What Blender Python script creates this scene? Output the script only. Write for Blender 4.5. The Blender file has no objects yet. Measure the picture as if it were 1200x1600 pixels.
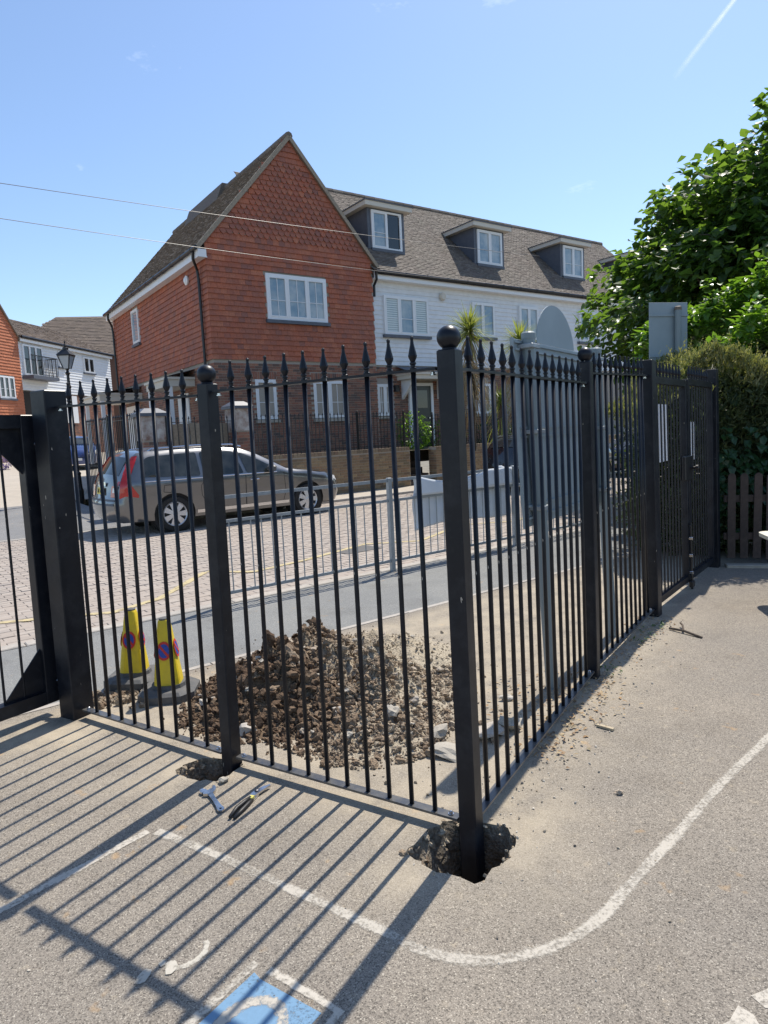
import bpy, bmesh, math, random
from mathutils import Matrix, Vector, noise
from mathutils.geometry import delaunay_2d_cdt
random.seed(7)
rnd = random.random
def uni(a, b): return a + (b - a) * rnd()
SC = bpy.context.scene
COL = SC.collection
rad = math.radians

# ---------------------------------------------------------------- camera
cam_d = bpy.data.cameras.new("camera")
cam = bpy.data.objects.new("camera", cam_d); COL.objects.link(cam)
F = 1040.0
_up = Vector((-.0486, 1, 119 / F)).normalized()
_fw = Vector((0, 0, -1)); _fw = (_fw - _fw.dot(_up) * _up).normalized()
_rt = _fw.cross(_up)
R3 = Matrix((_rt, _fw, _up))
M4 = R3.to_4x4(); M4.translation = (0, 0, 1.55)
cam.matrix_world = M4
cam_d.sensor_fit = 'VERTICAL'; cam_d.sensor_height = 36.0
cam_d.lens = F / 1600 * 36
cam_d.clip_start = 0.05; cam_d.clip_end = 6000
SC.camera = cam

# ---------------------------------------------------------------- sky, sun, exposure
SUN_EL, SUN_AZ = rad(58.6), rad(30.3)
W = bpy.data.worlds.new("World"); SC.world = W; W.use_nodes = True
wn, wl = W.node_tree.nodes, W.node_tree.links
wn.clear()
wo = wn.new('ShaderNodeOutputWorld'); bg = wn.new('ShaderNodeBackground'); bg.inputs[1].default_value = 0.142
sky = wn.new('ShaderNodeTexSky'); sky.sky_type = 'NISHITA'; sky.sun_disc = False
sky.sun_elevation = SUN_EL; sky.sun_rotation = SUN_AZ
sky.air_density = 1.0; sky.dust_density = 0.45; sky.ozone_density = 3.0
tc = wn.new('ShaderNodeTexCoord')
mp = wn.new('ShaderNodeMapping'); mp.inputs['Scale'].default_value = (3.0, 4.5, 9.0); mp.inputs['Rotation'].default_value = (0.2, 0.3, 0.5)
nz = wn.new('ShaderNodeTexNoise'); nz.inputs['Scale'].default_value = 2.2; nz.inputs['Detail'].default_value = 9; nz.inputs['Roughness'].default_value = 0.62
cr = wn.new('ShaderNodeValToRGB'); cr.color_ramp.elements[0].position = 0.66; cr.color_ramp.elements[1].position = 0.86
cr.color_ramp.elements[0].color = (0, 0, 0, 1); cr.color_ramp.elements[1].color = (.40, .40, .40, 1)
mx = wn.new('ShaderNodeMixRGB'); mx.inputs[2].default_value = (8.5, 9.0, 10, 1)
wl.new(tc.outputs['Generated'], mp.inputs[0]); wl.new(mp.outputs[0], nz.inputs['Vector']); wl.new(nz.outputs[0], cr.inputs[0])
wl.new(cr.outputs[0], mx.inputs[0]); wl.new(sky.outputs[0], mx.inputs[1]); wl.new(mx.outputs[0], bg.inputs[0]); wl.new(bg.outputs[0], wo.inputs[0])
sl = bpy.data.lights.new("sun", 'SUN'); sl.energy = 4.3; sl.angle = rad(0.53); sl.color = (1.0, 0.935, 0.835)
sun = bpy.data.objects.new("sun", sl); COL.objects.link(sun)
sd = Vector((math.sin(SUN_AZ) * math.cos(SUN_EL), math.cos(SUN_AZ) * math.cos(SUN_EL), math.sin(SUN_EL)))
sun.rotation_euler = (-sd).to_track_quat('-Z', 'Y').to_euler()
sun.location = (10, 17, 40)
SC.view_settings.view_transform = 'Standard'; SC.view_settings.look = 'None'
SC.view_settings.exposure = 0.42; SC.view_settings.gamma = 1.0
SC.view_settings.use_curve_mapping = False

# ---------------------------------------------------------------- helpers
def frame(loc, rz=0.0):
    m = Matrix.Rotation(rz, 4, 'Z'); m.translation = Vector(loc); return m
def cols(u, v, n, o=(0, 0, 0)):
    u, v, n = Vector(u), Vector(v), Vector(n)
    m = Matrix((u, v, n)).transposed().to_4x4(); m.translation = Vector(o); return m
SD = Vector((math.sin(rad(52)), math.cos(rad(52)), 0)); TD = Vector((-SD.y, SD.x, 0))
ROADZ = rad(38)
def st(s, t, z=0.0):
    p = SD * s + TD * t; return Vector((p.x, p.y, z))

class MB:
    def __init__(s, T=None): s.v = []; s.f = []; s.a = []; s.T = T
    def add(s, vs, fs, val=None):
        b = len(s.v)
        if s.T is not None: vs = [tuple(s.T @ Vector(p)) for p in vs]
        s.v += [tuple(p) for p in vs]; s.f += [tuple(b + i for i in f) for f in fs]
        s.a += [val if val is not None else rnd()] * len(fs)
    def box(s, x0, y0, z0, x1, y1, z1, M=None, val=None):
        vs = [(x0, y0, z0), (x1, y0, z0), (x1, y1, z0), (x0, y1, z0), (x0, y0, z1), (x1, y0, z1), (x1, y1, z1), (x0, y1, z1)]
        if M is not None: vs = [M @ Vector(p) for p in vs]
        s.add(vs, [(0, 3, 2, 1), (4, 5, 6, 7), (0, 1, 5, 4), (1, 2, 6, 5), (2, 3, 7, 6), (3, 0, 4, 7)], val)
    def bbox(s, x0, y0, z0, x1, y1, z1, b=.006, M=None, val=None):
        # box with chamfered vertical edges and top/bottom rims
        def ring(i, z): return [(x0 + i + b, y0 + i, z), (x1 - i - b, y0 + i, z), (x1 - i, y0 + i + b, z), (x1 - i, y1 - i - b, z), (x1 - i - b, y1 - i, z), (x0 + i + b, y1 - i, z), (x0 + i, y1 - i - b, z), (x0 + i, y0 + i + b, z)]
        rs = [ring(b, z0), ring(0, z0 + b), ring(0, z1 - b), ring(b, z1)]
        vs = [p for r in rs for p in r]
        if M is not None: vs = [M @ Vector(p) for p in vs]
        fs = [tuple(range(7, -1, -1)), tuple(range(24, 32))]
        for k in range(3):
            for i in range(8):
                j = (i + 1) % 8; fs.append((k * 8 + i, k * 8 + j, k * 8 + 8 + j, k * 8 + 8 + i))
        s.add(vs, fs, val)
    def beam(s, p, q, w, h, upv=(0, 0, 1), val=None):
        p, q = Vector(p), Vector(q); d = (q - p).normalized(); u = Vector(upv)
        x = d.cross(u)
        if x.length < 1e-4: x = d.cross(Vector((1, 0, 0)))
        x.normalize(); y = x.cross(d).normalized()
        vs = []
        for c in (p, q):
            for a, b in ((-1, -1), (1, -1), (1, 1), (-1, 1)): vs.append(c + x * a * w / 2 + y * b * h / 2)
        s.add(vs, [(0, 1, 2, 3), (7, 6, 5, 4), (0, 4, 5, 1), (1, 5, 6, 2), (2, 6, 7, 3), (3, 7, 4, 0)], val)
    def tube(s, pts, r, n=8, cap=True, val=None):
        pts = [Vector(p) for p in pts]; m = len(pts)
        rs = r if isinstance(r, (list, tuple)) else [r] * m
        vs = []; x = None
        for i, p in enumerate(pts):
            d = (pts[min(i + 1, m - 1)] - pts[max(i - 1, 0)]).normalized()
            if x is None: x = d.cross(Vector((0, 0, 1)) if abs(d.z) < .9 else Vector((1, 0, 0)))
            x = (x - x.dot(d) * d).normalized(); y = d.cross(x)
            for k in range(n):
                a = 2 * math.pi * k / n; vs.append(p + (x * math.cos(a) + y * math.sin(a)) * rs[i])
        fs = []
        for i in range(m - 1):
            for k in range(n):
                j = (k + 1) % n; fs.append((i * n + k, i * n + j, i * n + n + j, i * n + n + k))
        if cap: fs += [tuple(range(n - 1, -1, -1)), tuple(range((m - 1) * n, m * n))]
        s.add(vs, fs, val)
    def lathe(s, prof, n=12, o=(0, 0, 0), val=None):
        vs = []; m = len(prof)
        for r, z in prof:
            for k in range(n):
                a = 2 * math.pi * k / n; vs.append((o[0] + r * math.cos(a), o[1] + r * math.sin(a), o[2] + z))
        fs = []
        for i in range(m - 1):
            for k in range(n):
                j = (k + 1) % n; fs.append((i * n + k, i * n + j, i * n + n + j, i * n + n + k))
        fs += [tuple(range(n - 1, -1, -1)), tuple(range((m - 1) * n, m * n))]
        s.add(vs, fs, val)
    def prism(s, poly, z0, z1, val=None):
        n = len(poly); vs = [(x, y, z0) for x, y in poly] + [(x, y, z1) for x, y in poly]
        fs = [tuple(range(n - 1, -1, -1)), tuple(range(n, 2 * n))] + [(i, (i + 1) % n, n + (i + 1) % n, n + i) for i in range(n)]
        s.add(vs, fs, val)
    def quad(s, a, b, c, d, val=None): s.add([a, b, c, d], [(0, 1, 2, 3)], val)

def mesh(name, mb, m, smooth=False):
    me = bpy.data.meshes.new(name)
    me.from_pydata(mb.v, [], mb.f)
    if m is not None: me.materials.append(m)
    at = me.attributes.new('var', 'FLOAT', 'FACE'); at.data.foreach_set('value', mb.a)
    if smooth: me.polygons.foreach_set('use_smooth', [True] * len(me.polygons))
    me.update()
    return me
def obj(name, mb, m, parent=None, kind=None, smooth=False, label=None, loc=None):
    me = mb if isinstance(mb, bpy.types.Mesh) else mesh(name, mb, m, smooth)
    o = bpy.data.objects.new(name, me); COL.objects.link(o)
    if parent is not None: o.parent = parent
    if kind: o['kind'] = kind
    if label: o['label'] = label
    if loc is not None: o.location = loc
    return o
def smooth_by_angle(o, ang=40):
    bm = bmesh.new(); bm.from_mesh(o.data)
    for f in bm.faces: f.smooth = True
    for e in bm.edges:
        if len(e.link_faces) == 2 and e.calc_face_angle(0) > rad(ang): e.smooth = False
    bm.to_mesh(o.data); bm.free()
def thing(name, label, cat, loc=(0, 0, 0), rz=0.0, group=None):
    o = bpy.data.objects.new(name, None); COL.objects.link(o)
    o.empty_display_size = .1
    o.location = loc; o.rotation_euler = (0, 0, rz); o['label'] = label; o['category'] = cat
    if group: o['group'] = group
    return o
def tag(o, label, cat, group=None):
    o['label'] = label; o['category'] = cat
    if group: o['group'] = group
    return o
def inpoly(x, y, P):
    c = False; n = len(P); j = n - 1
    for i in range(n):
        xi, yi = P[i]; xj, yj = P[j]
        if (yi > y) != (yj > y) and x < (xj - xi) * (y - yi) / (yj - yi) + xi: c = not c
        j = i
    return c
def cdt(outer, holes=(), pts=()):
    vs, es = [], []
    for L in [outer] + list(holes):
        b = len(vs); n = len(L); vs += [Vector(p) for p in L]; es += [(b + i, b + (i + 1) % n) for i in range(n)]
    vs += [Vector(p) for p in pts]
    V, E, Fc, *_ = delaunay_2d_cdt(vs, es, [], 0, 1e-5)
    out = []
    for f in Fc:
        cx = sum(V[i].x for i in f) / 3; cy = sum(V[i].y for i in f) / 3
        if inpoly(cx, cy, outer) and not any(inpoly(cx, cy, h) for h in holes):
            a, b, c = [V[i] for i in f]
            if (b - a).cross(c - a) < 0: f = f[::-1]
            out.append(tuple(f))
    return V, out

# ---------------------------------------------------------------- materials
def mat(name, col, rough=.6, metal=0.0, spec=.5, noisy=None, ramp=None, obj_ramp=None, bump=None, coat=0.0, fine=None, emit=None):
    """noisy=(colour2, scale, amount); ramp / obj_ramp = colour list by face attribute / object random; bump=(scale, strength, distance); fine=(scale, amount)"""
    m = bpy.data.materials.new(name); m.use_nodes = True
    n, l = m.node_tree.nodes, m.node_tree.links
    p = n['Principled BSDF']
    p.inputs['Roughness'].default_value = rough; p.inputs['Metallic'].default_value = metal
    p.inputs['Specular IOR Level'].default_value = spec; p.inputs['Coat Weight'].default_value = coat
    p.inputs['Base Color'].default_value = (*col, 1)
    src = None
    tcn = n.new('ShaderNodeTexCoord')
    if ramp or obj_ramp:
        rp = n.new('ShaderNodeValToRGB'); L = ramp or obj_ramp
        while len(rp.color_ramp.elements) < len(L): rp.color_ramp.elements.new(.5)
        for i, c in enumerate(L):
            e = rp.color_ramp.elements[i]; e.position = i / max(1, len(L) - 1); e.color = (*c, 1)
        if ramp:
            a = n.new('ShaderNodeAttribute'); a.attribute_name = 'var'; l.new(a.outputs['Fac'], rp.inputs[0])
        else:
            a = n.new('ShaderNodeObjectInfo'); l.new(a.outputs['Random'], rp.inputs[0])
        src = rp.outputs[0]
    if noisy:
        c2, sc, am = noisy
        t = n.new('ShaderNodeTexNoise'); t.inputs['Scale'].default_value = sc; t.inputs['Detail'].default_value = 6; t.inputs['Roughness'].default_value = .62
        l.new(tcn.outputs['Object'], t.inputs['Vector'])
        r2 = n.new('ShaderNodeValToRGB'); r2.color_ramp.elements[0].position = .38; r2.color_ramp.elements[1].position = .68
        r2.color_ramp.elements[0].color = (0, 0, 0, 1); r2.color_ramp.elements[1].color = (am, am, am, 1)
        l.new(t.outputs[0], r2.inputs[0])
        mm = n.new('ShaderNodeMixRGB'); mm.inputs[1].default_value = (*col, 1); mm.inputs[2].default_value = (*c2, 1)
        l.new(r2.outputs[0], mm.inputs[0])
        if src: l.new(src, mm.inputs[1])
        src = mm.outputs[0]
    if fine:
        t = n.new('ShaderNodeTexNoise'); t.inputs['Scale'].default_value = fine[0]; t.inputs['Detail'].default_value = 3
        l.new(tcn.outputs['Object'], t.inputs['Vector'])
        mr = n.new('ShaderNodeMapRange'); mr.inputs[1].default_value = .3; mr.inputs[2].default_value = .7
        mr.inputs[3].default_value = 1 - fine[1]; mr.inputs[4].default_value = 1 + fine[1]
        l.new(t.outputs[0], mr.inputs[0])
        mm = n.new('ShaderNodeMixRGB'); mm.blend_type = 'MULTIPLY'; mm.inputs[0].default_value = 1
        mm.inputs[1].default_value = (*col, 1)
        if src: l.new(src, mm.inputs[1])
        l.new(mr.outputs[0], mm.inputs[2]); src = mm.outputs[0]
    if src: l.new(src, p.inputs['Base Color'])
    if bump:
        t = n.new('ShaderNodeTexNoise'); t.inputs['Scale'].default_value = bump[0]; t.inputs['Detail'].default_value = 5
        l.new(tcn.outputs['Object'], t.inputs['Vector'])
        b = n.new('ShaderNodeBump'); b.inputs['Strength'].default_value = bump[1]; b.inputs['Distance'].default_value = bump[2] if len(bump) > 2 else .01
        l.new(t.outputs[0], b.inputs['Height']); l.new(b.outputs[0], p.inputs['Normal'])
    return m
def tarmac(name, base, dark, light, dustcol, sp=1.0, big=.5):
    m = bpy.data.materials.new(name); m.use_nodes = True
    n, l = m.node_tree.nodes, m.node_tree.links; p = n['Principled BSDF']; p.inputs['Roughness'].default_value = .9
    p.inputs['Specular IOR Level'].default_value = .25
    t = n.new('ShaderNodeTexCoord')
    def mixc(fac, a, b, mode='MIX'):
        x = n.new('ShaderNodeMixRGB'); x.use_clamp = False; x.blend_type = mode
        for i, q in ((0, fac), (1, a), (2, b)):
            if isinstance(q, (int, float)): x.inputs[i].default_value = q
            elif isinstance(q, tuple): x.inputs[i].default_value = (*q, 1)
            else: l.new(q, x.inputs[i])
        return x.outputs[0]
    def nzt(sc, det, lo, hi, rough=.6):
        q = n.new('ShaderNodeTexNoise'); q.inputs['Scale'].default_value = sc; q.inputs['Detail'].default_value = det; q.inputs['Roughness'].default_value = rough
        l.new(t.outputs['Object'], q.inputs['Vector'])
        r = n.new('ShaderNodeMapRange'); r.inputs[1].default_value = lo; r.inputs[2].default_value = hi; l.new(q.outputs[0], r.inputs[0]); return r.outputs[0]
    vo = n.new('ShaderNodeTexVoronoi'); vo.inputs['Scale'].default_value = 240 * sp; l.new(t.outputs['Object'], vo.inputs['Vector'])
    sep = n.new('ShaderNodeSeparateColor'); l.new(vo.outputs['Color'], sep.inputs[0])
    dk = n.new('ShaderNodeMapRange'); dk.inputs[1].default_value = .50; dk.inputs[2].default_value = .95; l.new(sep.outputs[0], dk.inputs[0])
    lt = n.new('ShaderNodeMapRange'); lt.inputs[1].default_value = .82; lt.inputs[2].default_value = 1.0; l.new(sep.outputs[1], lt.inputs[0])
    c = mixc(dk.outputs[0], base, dark); c = mixc(lt.outputs[0], c, light)
    c = mixc(nzt(260 * sp, 2, .42, .62), c, tuple(x * .62 for x in base))
    # broad tone, dusty bloom and rust-coloured spots
    c = mixc(nzt(.9, 6, .40, .70), c, (1.22, 1.2, 1.16), 'MULTIPLY')
    c = mixc(nzt(2.3, 6, .52, .74), c, (.80, .79, .78), 'MULTIPLY')
    c = mixc(nzt(17, 4, .60, .72), c, (1.25, 1.22, 1.14), 'MULTIPLY')
    rs = nzt(6.0, 3, .66, .78); c = mixc(rs, c, (.42, .27, .13))
    a = n.new('ShaderNodeAttribute'); a.attribute_name = 'dust'
    dn = n.new('ShaderNodeMath'); dn.operation = 'MULTIPLY'; l.new(a.outputs['Fac'], dn.inputs[0]); l.new(nzt(5, 6, .25, .6), dn.inputs[1])
    c = mixc(dn.outputs[0], c, dustcol)
    l.new(c, p.inputs['Base Color'])
    b = n.new('ShaderNodeBump'); b.inputs['Strength'].default_value = .4; b.inputs['Distance'].default_value = .003
    l.new(vo.outputs['Distance'], b.inputs['Height']); 
    b2 = n.new('ShaderNodeBump'); b2.inputs['Strength'].default_value = .12; b2.inputs['Distance'].default_value = .01
    l.new(nzt(26, 4, 0, 1), b2.inputs['Height']); l.new(b.outputs[0], b2.inputs['Normal']); l.new(b2.outputs[0], p.inputs['Normal'])
    return m
def worn_paint(name, col, cover=.5, sc=70):
    m = bpy.data.materials.new(name); m.use_nodes = True
    n, l = m.node_tree.nodes, m.node_tree.links; p = n['Principled BSDF']; p.inputs['Roughness'].default_value = .8
    t = n.new('ShaderNodeTexCoord')
    q = n.new('ShaderNodeTexNoise'); q.inputs['Scale'].default_value = sc; q.inputs['Detail'].default_value = 8; q.inputs['Roughness'].default_value = .75
    q2 = n.new('ShaderNodeTexNoise'); q2.inputs['Scale'].default_value = 5; q2.inputs['Detail'].default_value = 3
    l.new(t.outputs['Object'], q.inputs['Vector']); l.new(t.outputs['Object'], q2.inputs['Vector'])
    ad = n.new('ShaderNodeMath'); ad.operation = 'ADD'; l.new(q.outputs[0], ad.inputs[0]); 
    hf = n.new('ShaderNodeMath'); hf.operation = 'MULTIPLY'; hf.inputs[1].default_value = .55; l.new(q2.outputs[0], hf.inputs[0]); l.new(hf.outputs[0], ad.inputs[1])
    r = n.new('ShaderNodeMapRange'); lo = .60 + cover * .4; r.inputs[1].default_value = lo - .12; r.inputs[2].default_value = lo + .12
    ea = n.new('ShaderNodeAttribute'); ea.attribute_name = 'edge'; em_ = n.new('ShaderNodeMath'); em_.operation = 'MULTIPLY_ADD'; em_.inputs[1].default_value = .34; l.new(ea.outputs['Fac'], em_.inputs[0]); l.new(ad.outputs[0], em_.inputs[2])
    l.new(em_.outputs[0], r.inputs[0])
    tr = n.new('ShaderNodeBsdfTransparent'); ms = n.new('ShaderNodeMixShader')
    l.new(r.outputs[0], ms.inputs[0]); l.new(p.outputs[0], ms.inputs[1]); l.new(tr.outputs[0], ms.inputs[2])
    mm = n.new('ShaderNodeMixRGB'); mm.inputs[1].default_value = (*col, 1); mm.inputs[2].default_value = (*[c * .72 for c in col], 1)
    l.new(q.outputs[0], mm.inputs[0]); l.new(mm.outputs[0], p.inputs['Base Color'])
    l.new(ms.outputs[0], n['Material Output'].inputs[0])
    return m
def leafmat(name, ramp, trans=.45, rough=.45):
    m = mat(name, ramp[0], rough=rough, ramp=ramp)
    n, l = m.node_tree.nodes, m.node_tree.links; p = n['Principled BSDF']
    src = p.inputs['Base Color'].links[0].from_socket
    tb = n.new('ShaderNodeBsdfTranslucent'); mm = n.new('ShaderNodeMixRGB'); mm.blend_type = 'MULTIPLY'; mm.inputs[0].default_value = 1
    mm.inputs[2].default_value = (2.0, 1.9, .75, 1); l.new(src, mm.inputs[1]); l.new(mm.outputs[0], tb.inputs[0])
    ms = n.new('ShaderNodeMixShader'); ms.inputs[0].default_value = trans
    l.new(p.outputs[0], ms.inputs[1]); l.new(tb.outputs[0], ms.inputs[2]); l.new(ms.outputs[0], n['Material Output'].inputs[0])
    return m
def chipped_black():
    m = mat('black_railing_paint', (.007, .009, .0145), rough=.36, spec=.32, bump=(60, .12, .002))
    n, l = m.node_tree.nodes, m.node_tree.links; p = n['Principled BSDF']
    t = n.new('ShaderNodeTexCoord'); mp_ = n.new('ShaderNodeMapping'); mp_.inputs['Scale'].default_value = (1, 1, .3)
    q = n.new('ShaderNodeTexNoise'); q.inputs['Scale'].default_value = 55; q.inputs['Detail'].default_value = 2
    l.new(t.outputs['Object'], mp_.inputs[0]); l.new(mp_.outputs[0], q.inputs['Vector'])
    r = n.new('ShaderNodeMapRange'); r.inputs[1].default_value = .755; r.inputs[2].default_value = .77; l.new(q.outputs[0], r.inputs[0])
    x = n.new('ShaderNodeMixRGB'); x.inputs[1].default_value = (.007, .009, .0145, 1); x.inputs[2].default_value = (.42, .38, .32, 1)
    l.new(r.outputs[0], x.inputs[0])
    q3 = n.new('ShaderNodeTexNoise'); q3.inputs['Scale'].default_value = 6; q3.inputs['Detail'].default_value = 8; q3.inputs['Roughness'].default_value = .7; l.new(t.outputs['Object'], q3.inputs['Vector'])
    r3 = n.new('ShaderNodeMapRange'); r3.inputs[1].default_value = .48; r3.inputs[2].default_value = .72; r3.inputs[4].default_value = .5; l.new(q3.outputs[0], r3.inputs[0])
    x3 = n.new('ShaderNodeMixRGB'); x3.inputs[2].default_value = (.045, .048, .055, 1); l.new(r3.outputs[0], x3.inputs[0]); l.new(x.outputs[0], x3.inputs[1]); l.new(x3.outputs[0], p.inputs['Base Color'])
    q2 = n.new('ShaderNodeTexNoise'); q2.inputs['Scale'].default_value = 9; q2.inputs['Detail'].default_value = 6
    l.new(t.outputs['Object'], q2.inputs['Vector'])
    r2 = n.new('ShaderNodeMapRange'); r2.inputs[3].default_value = .25; r2.inputs[4].default_value = .55; l.new(q2.outputs[0], r2.inputs[0]); l.new(r2.outputs[0], p.inputs['Roughness'])
    return m
BLACK = chipped_black()
DUSTY_SKY = mat('dusty_sky_tinted_rail', (.045, .050, .060), rough=.33, spec=.7, noisy=((.13, .12, .10), 18, .8))  # blue-grey base paints the sky's sheen on the rail; pale mottle is dust
BLACK2 = mat('black_iron', (.012, .012, .014), rough=.4)
STEEL = mat('bright_steel', (.62, .63, .65), rough=.22, metal=1.0, noisy=((.35, .34, .33), 20, .5))
GALV = mat('galvanised_steel', (.34, .37, .39), rough=.5, metal=.35, noisy=((.23, .25, .26), 25, .6))
TARMAC = tarmac('playground_tarmac', (.290, .256, .214), (.060, .054, .047), (.50, .455, .38), (.47, .40, .295))
PATHM = tarmac('footpath_tarmac', (.255, .258, .25), (.13, .13, .13), (.40, .40, .38), (.45, .41, .33), 1.2)
STRIPM = tarmac('verge_tarmac', (.36, .32, .27), (.17, .15, .13), (.55, .52, .46), (.52, .45, .34), 1.0)
ROADM = tarmac('side_road_tarmac', (.24, .24, .24), (.15, .15, .15), (.36, .36, .36), (.3, .3, .3), .6)
CONC = mat('concrete', (.43, .39, .33), rough=.9, noisy=((.30, .27, .22), 9, .7), bump=(60, .5, .006))
KERB = mat('kerb_concrete', (.40, .37, .33), rough=.9, obj_ramp=[(.36, .33, .29), (.46, .42, .37), (.40, .36, .31)], noisy=((.28, .26, .23), 14, .6), bump=(90, .3, .003))
PAVER = mat('block_paver', (.36, .30, .26), rough=.9, obj_ramp=[(.33, .28, .235), (.39, .33, .275), (.36, .305, .255), (.41, .355, .30), (.34, .295, .255)], noisy=((.25, .22, .20), 12, .45), bump=(120, .35, .003))
PAVER2 = mat('block_paver_far', (.36, .30, .26), rough=.9, ramp=[(.33, .28, .235), (.39, .33, .275), (.36, .305, .255), (.41, .355, .30), (.34, .295, .255)], noisy=((.25, .22, .20), 3, .4), bump=(120, .35, .003))
SAND = mat('joint_sand', (.27, .235, .195), rough=1.0, fine=(80, .3))
PALEPAVE = mat('pale_paving', (.44, .39, .32), rough=.9, noisy=((.34, .30, .25), 1.5, .6), fine=(40, .15))
EARTH = mat('dug_earth', (.17, .125, .085), rough=1.0, noisy=((.31, .25, .17), 11, .9), bump=(45, 1.0, .03), fine=(90, .35))
PITM = mat('pit_side', (.27, .23, .175), rough=1.0, noisy=((.12, .095, .07), 16, .9), bump=(40, 1.0, .04), fine=(90, .35))
CLOD = mat('earth_clods', (.2, .15, .1), rough=1.0, ramp=[(.095, .058, .034), (.165, .110, .068), (.25, .185, .125), (.35, .285, .205), (.47, .40, .30)], bump=(120, .8, .01), fine=(140, .4))
FLINT = mat('pale_flint', (.5, .46, .39), rough=.8, obj_ramp=[(.36, .32, .26), (.58, .54, .47), (.42, .33, .24), (.5, .47, .43)], noisy=((.3, .26, .2), 30, .6), bump=(60, .4, .006))
GRIT = mat('loose_grit', (.4, .36, .3), rough=.9, ramp=[(.12, .11, .10), (.36, .30, .22), (.55, .50, .42), (.28, .25, .21)])
DRYLEAF = mat('dry_leaf_litter', (.3, .2, .1), rough=.9, ramp=[(.16, .10, .06), (.34, .21, .10), (.45, .34, .2), (.22, .19, .12)])
WHITEP = worn_paint('worn_white_line_paint', (.52, .475, .40), .63)
WHITEX = worn_paint('flaking_white_paint', (.54, .50, .42), .58, 45)
WHITEW = worn_paint('very_worn_white_paint', (.56, .51, .43), .72, 60)
BLUEP = worn_paint('worn_blue_paint', (.17, .31, .46), .92)
YELP = worn_paint('worn_yellow_line_paint', (.56, .46, .25), .78, 14)
TILEW = mat('clay_hanging_tile', (.38, .1, .05), rough=.75, ramp=[(.36, .105, .055), (.44, .135, .068), (.40, .115, .058), (.48, .165, .085), (.33, .11, .07), (.42, .13, .068), (.27, .105, .075)], noisy=((.24, .11, .08), 1.1, .55), fine=(30, .18))
TILEO = mat('orange_hanging_tile', (.45, .15, .07), rough=.75, ramp=[(.40, .13, .06), (.52, .18, .085), (.45, .15, .07)], fine=(20, .15))
ROOFT = mat('brown_roof_tile', (.2, .14, .1), rough=.85, ramp=[(.105, .083, .070), (.155, .122, .102), (.19, .155, .13), (.13, .102, .085), (.235, .195, .16)], noisy=((.16, .145, .115), 2.2, .6), fine=(25, .25))
ROOFF = mat('far_roof_tile', (.15, .115, .09), rough=.85, ramp=[(.11, .085, .068), (.17, .13, .10), (.14, .105, .085)], noisy=((.19, .14, .10), 1.0, .5))
BRICK = mat('mixed_stock_brick', (.25, .12, .08), rough=.85, ramp=[(.20, .085, .058), (.30, .13, .085), (.14, .085, .07), (.34, .165, .105), (.10, .075, .066), (.25, .11, .07)], fine=(60, .2))
BRICKY = mat('yellow_stock_brick', (.3, .22, .13), rough=.85, ramp=[(.24, .165, .095), (.33, .24, .14), (.17, .12, .08), (.30, .19, .11), (.20, .16, .10)], fine=(60, .2))
MORTAR = mat('mortar', (.36, .32, .27), rough=.95, fine=(50, .15))
WHITE = mat('white_upvc', (.78, .79, .80), rough=.35)
BOARD = mat('white_weatherboard', (.74, .75, .76), rough=.55, obj_ramp=[(.72, .735, .745), (.77, .775, .78)], fine=(6, .05))
LEAD = mat('lead_sheet', (.085, .095, .12), rough=.5, noisy=((.13, .14, .16), 6, .5))
FASC = mat('cream_fascia', (.62, .58, .50), rough=.6)
GLASSC = mat('sky_tinted_curtain_glass', (.16, .26, .34), rough=.03, spec=.9, noisy=((.46, .50, .50), 1.6, .95))  # blue base paints in the reflected sky; pale patches are curtain
GLASSD = mat('dark_window_glass', (.018, .024, .026), rough=.03, spec=.8)
SHUT = mat('shutter_slat', (.60, .68, .68), rough=.5)
DOORM = mat('dark_green_door', (.012, .02, .018), rough=.3)
GUTTER = mat('black_gutter', (.012, .012, .013), rough=.35)
VERGE = mat('mortar_verge', (.30, .25, .19), rough=.9, fine=(20, .2))
SIGNG = mat('grey_sign_back', (.27, .33, .36), rough=.55, noisy=((.22, .275, .30), 4, .6))
SIGNP = mat('grey_sign_post', (.20, .245, .26), rough=.5)
TARP = mat('white_tarpaulin', (.66, .70, .74), rough=.5, noisy=((.55, .60, .66), 4, .5))
WOODB = mat('brown_picket_wood', (.085, .050, .036), rough=.8, obj_ramp=[(.050, .036, .030), (.072, .050, .041), (.060, .043, .035)], fine=(30, .3))
WOODG = mat('weathered_fence_wood', (.30, .25, .19), rough=.85, obj_ramp=[(.25, .20, .15), (.34, .28, .21)], fine=(20, .2))
CONEY = mat('yellow_cone_plastic', (.78, .58, .02), rough=.5, noisy=((.62, .45, .04), 25, .6))
CONEB = mat('grey_rubber_base', (.075, .078, .08), rough=.75, noisy=((.15, .14, .13), 14, .7))
RED = mat('red_print', (.62, .035, .02), rough=.5)
BLUE = mat('blue_print', (.025, .07, .38), rough=.5)
PAPER = mat('white_paper', (.80, .80, .82), rough=.7)
CREAM = mat('cream_table_top', (.66, .62, .50), rough=.5, fine=(20, .06))
RUBBER = mat('black_rubber', (.015, .015, .015), rough=.8)
PLIERG = mat('black_grip', (.012, .012, .013), rough=.5)
BARK = mat('bark', (.13, .10, .075), rough=.95, noisy=((.08, .06, .045), 12, .8), bump=(30, .8, .02))
SKIRT = mat('dry_palm_leaf', (.3, .22, .11), rough=.9, ramp=[(.22, .15, .075), (.36, .28, .15), (.26, .19, .10)])
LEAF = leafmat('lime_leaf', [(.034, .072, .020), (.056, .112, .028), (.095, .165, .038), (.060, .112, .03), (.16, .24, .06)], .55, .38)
LAUREL = leafmat('laurel_leaf', [(.075, .155, .025), (.12, .225, .035), (.085, .18, .03)], .45, .3)
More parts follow.
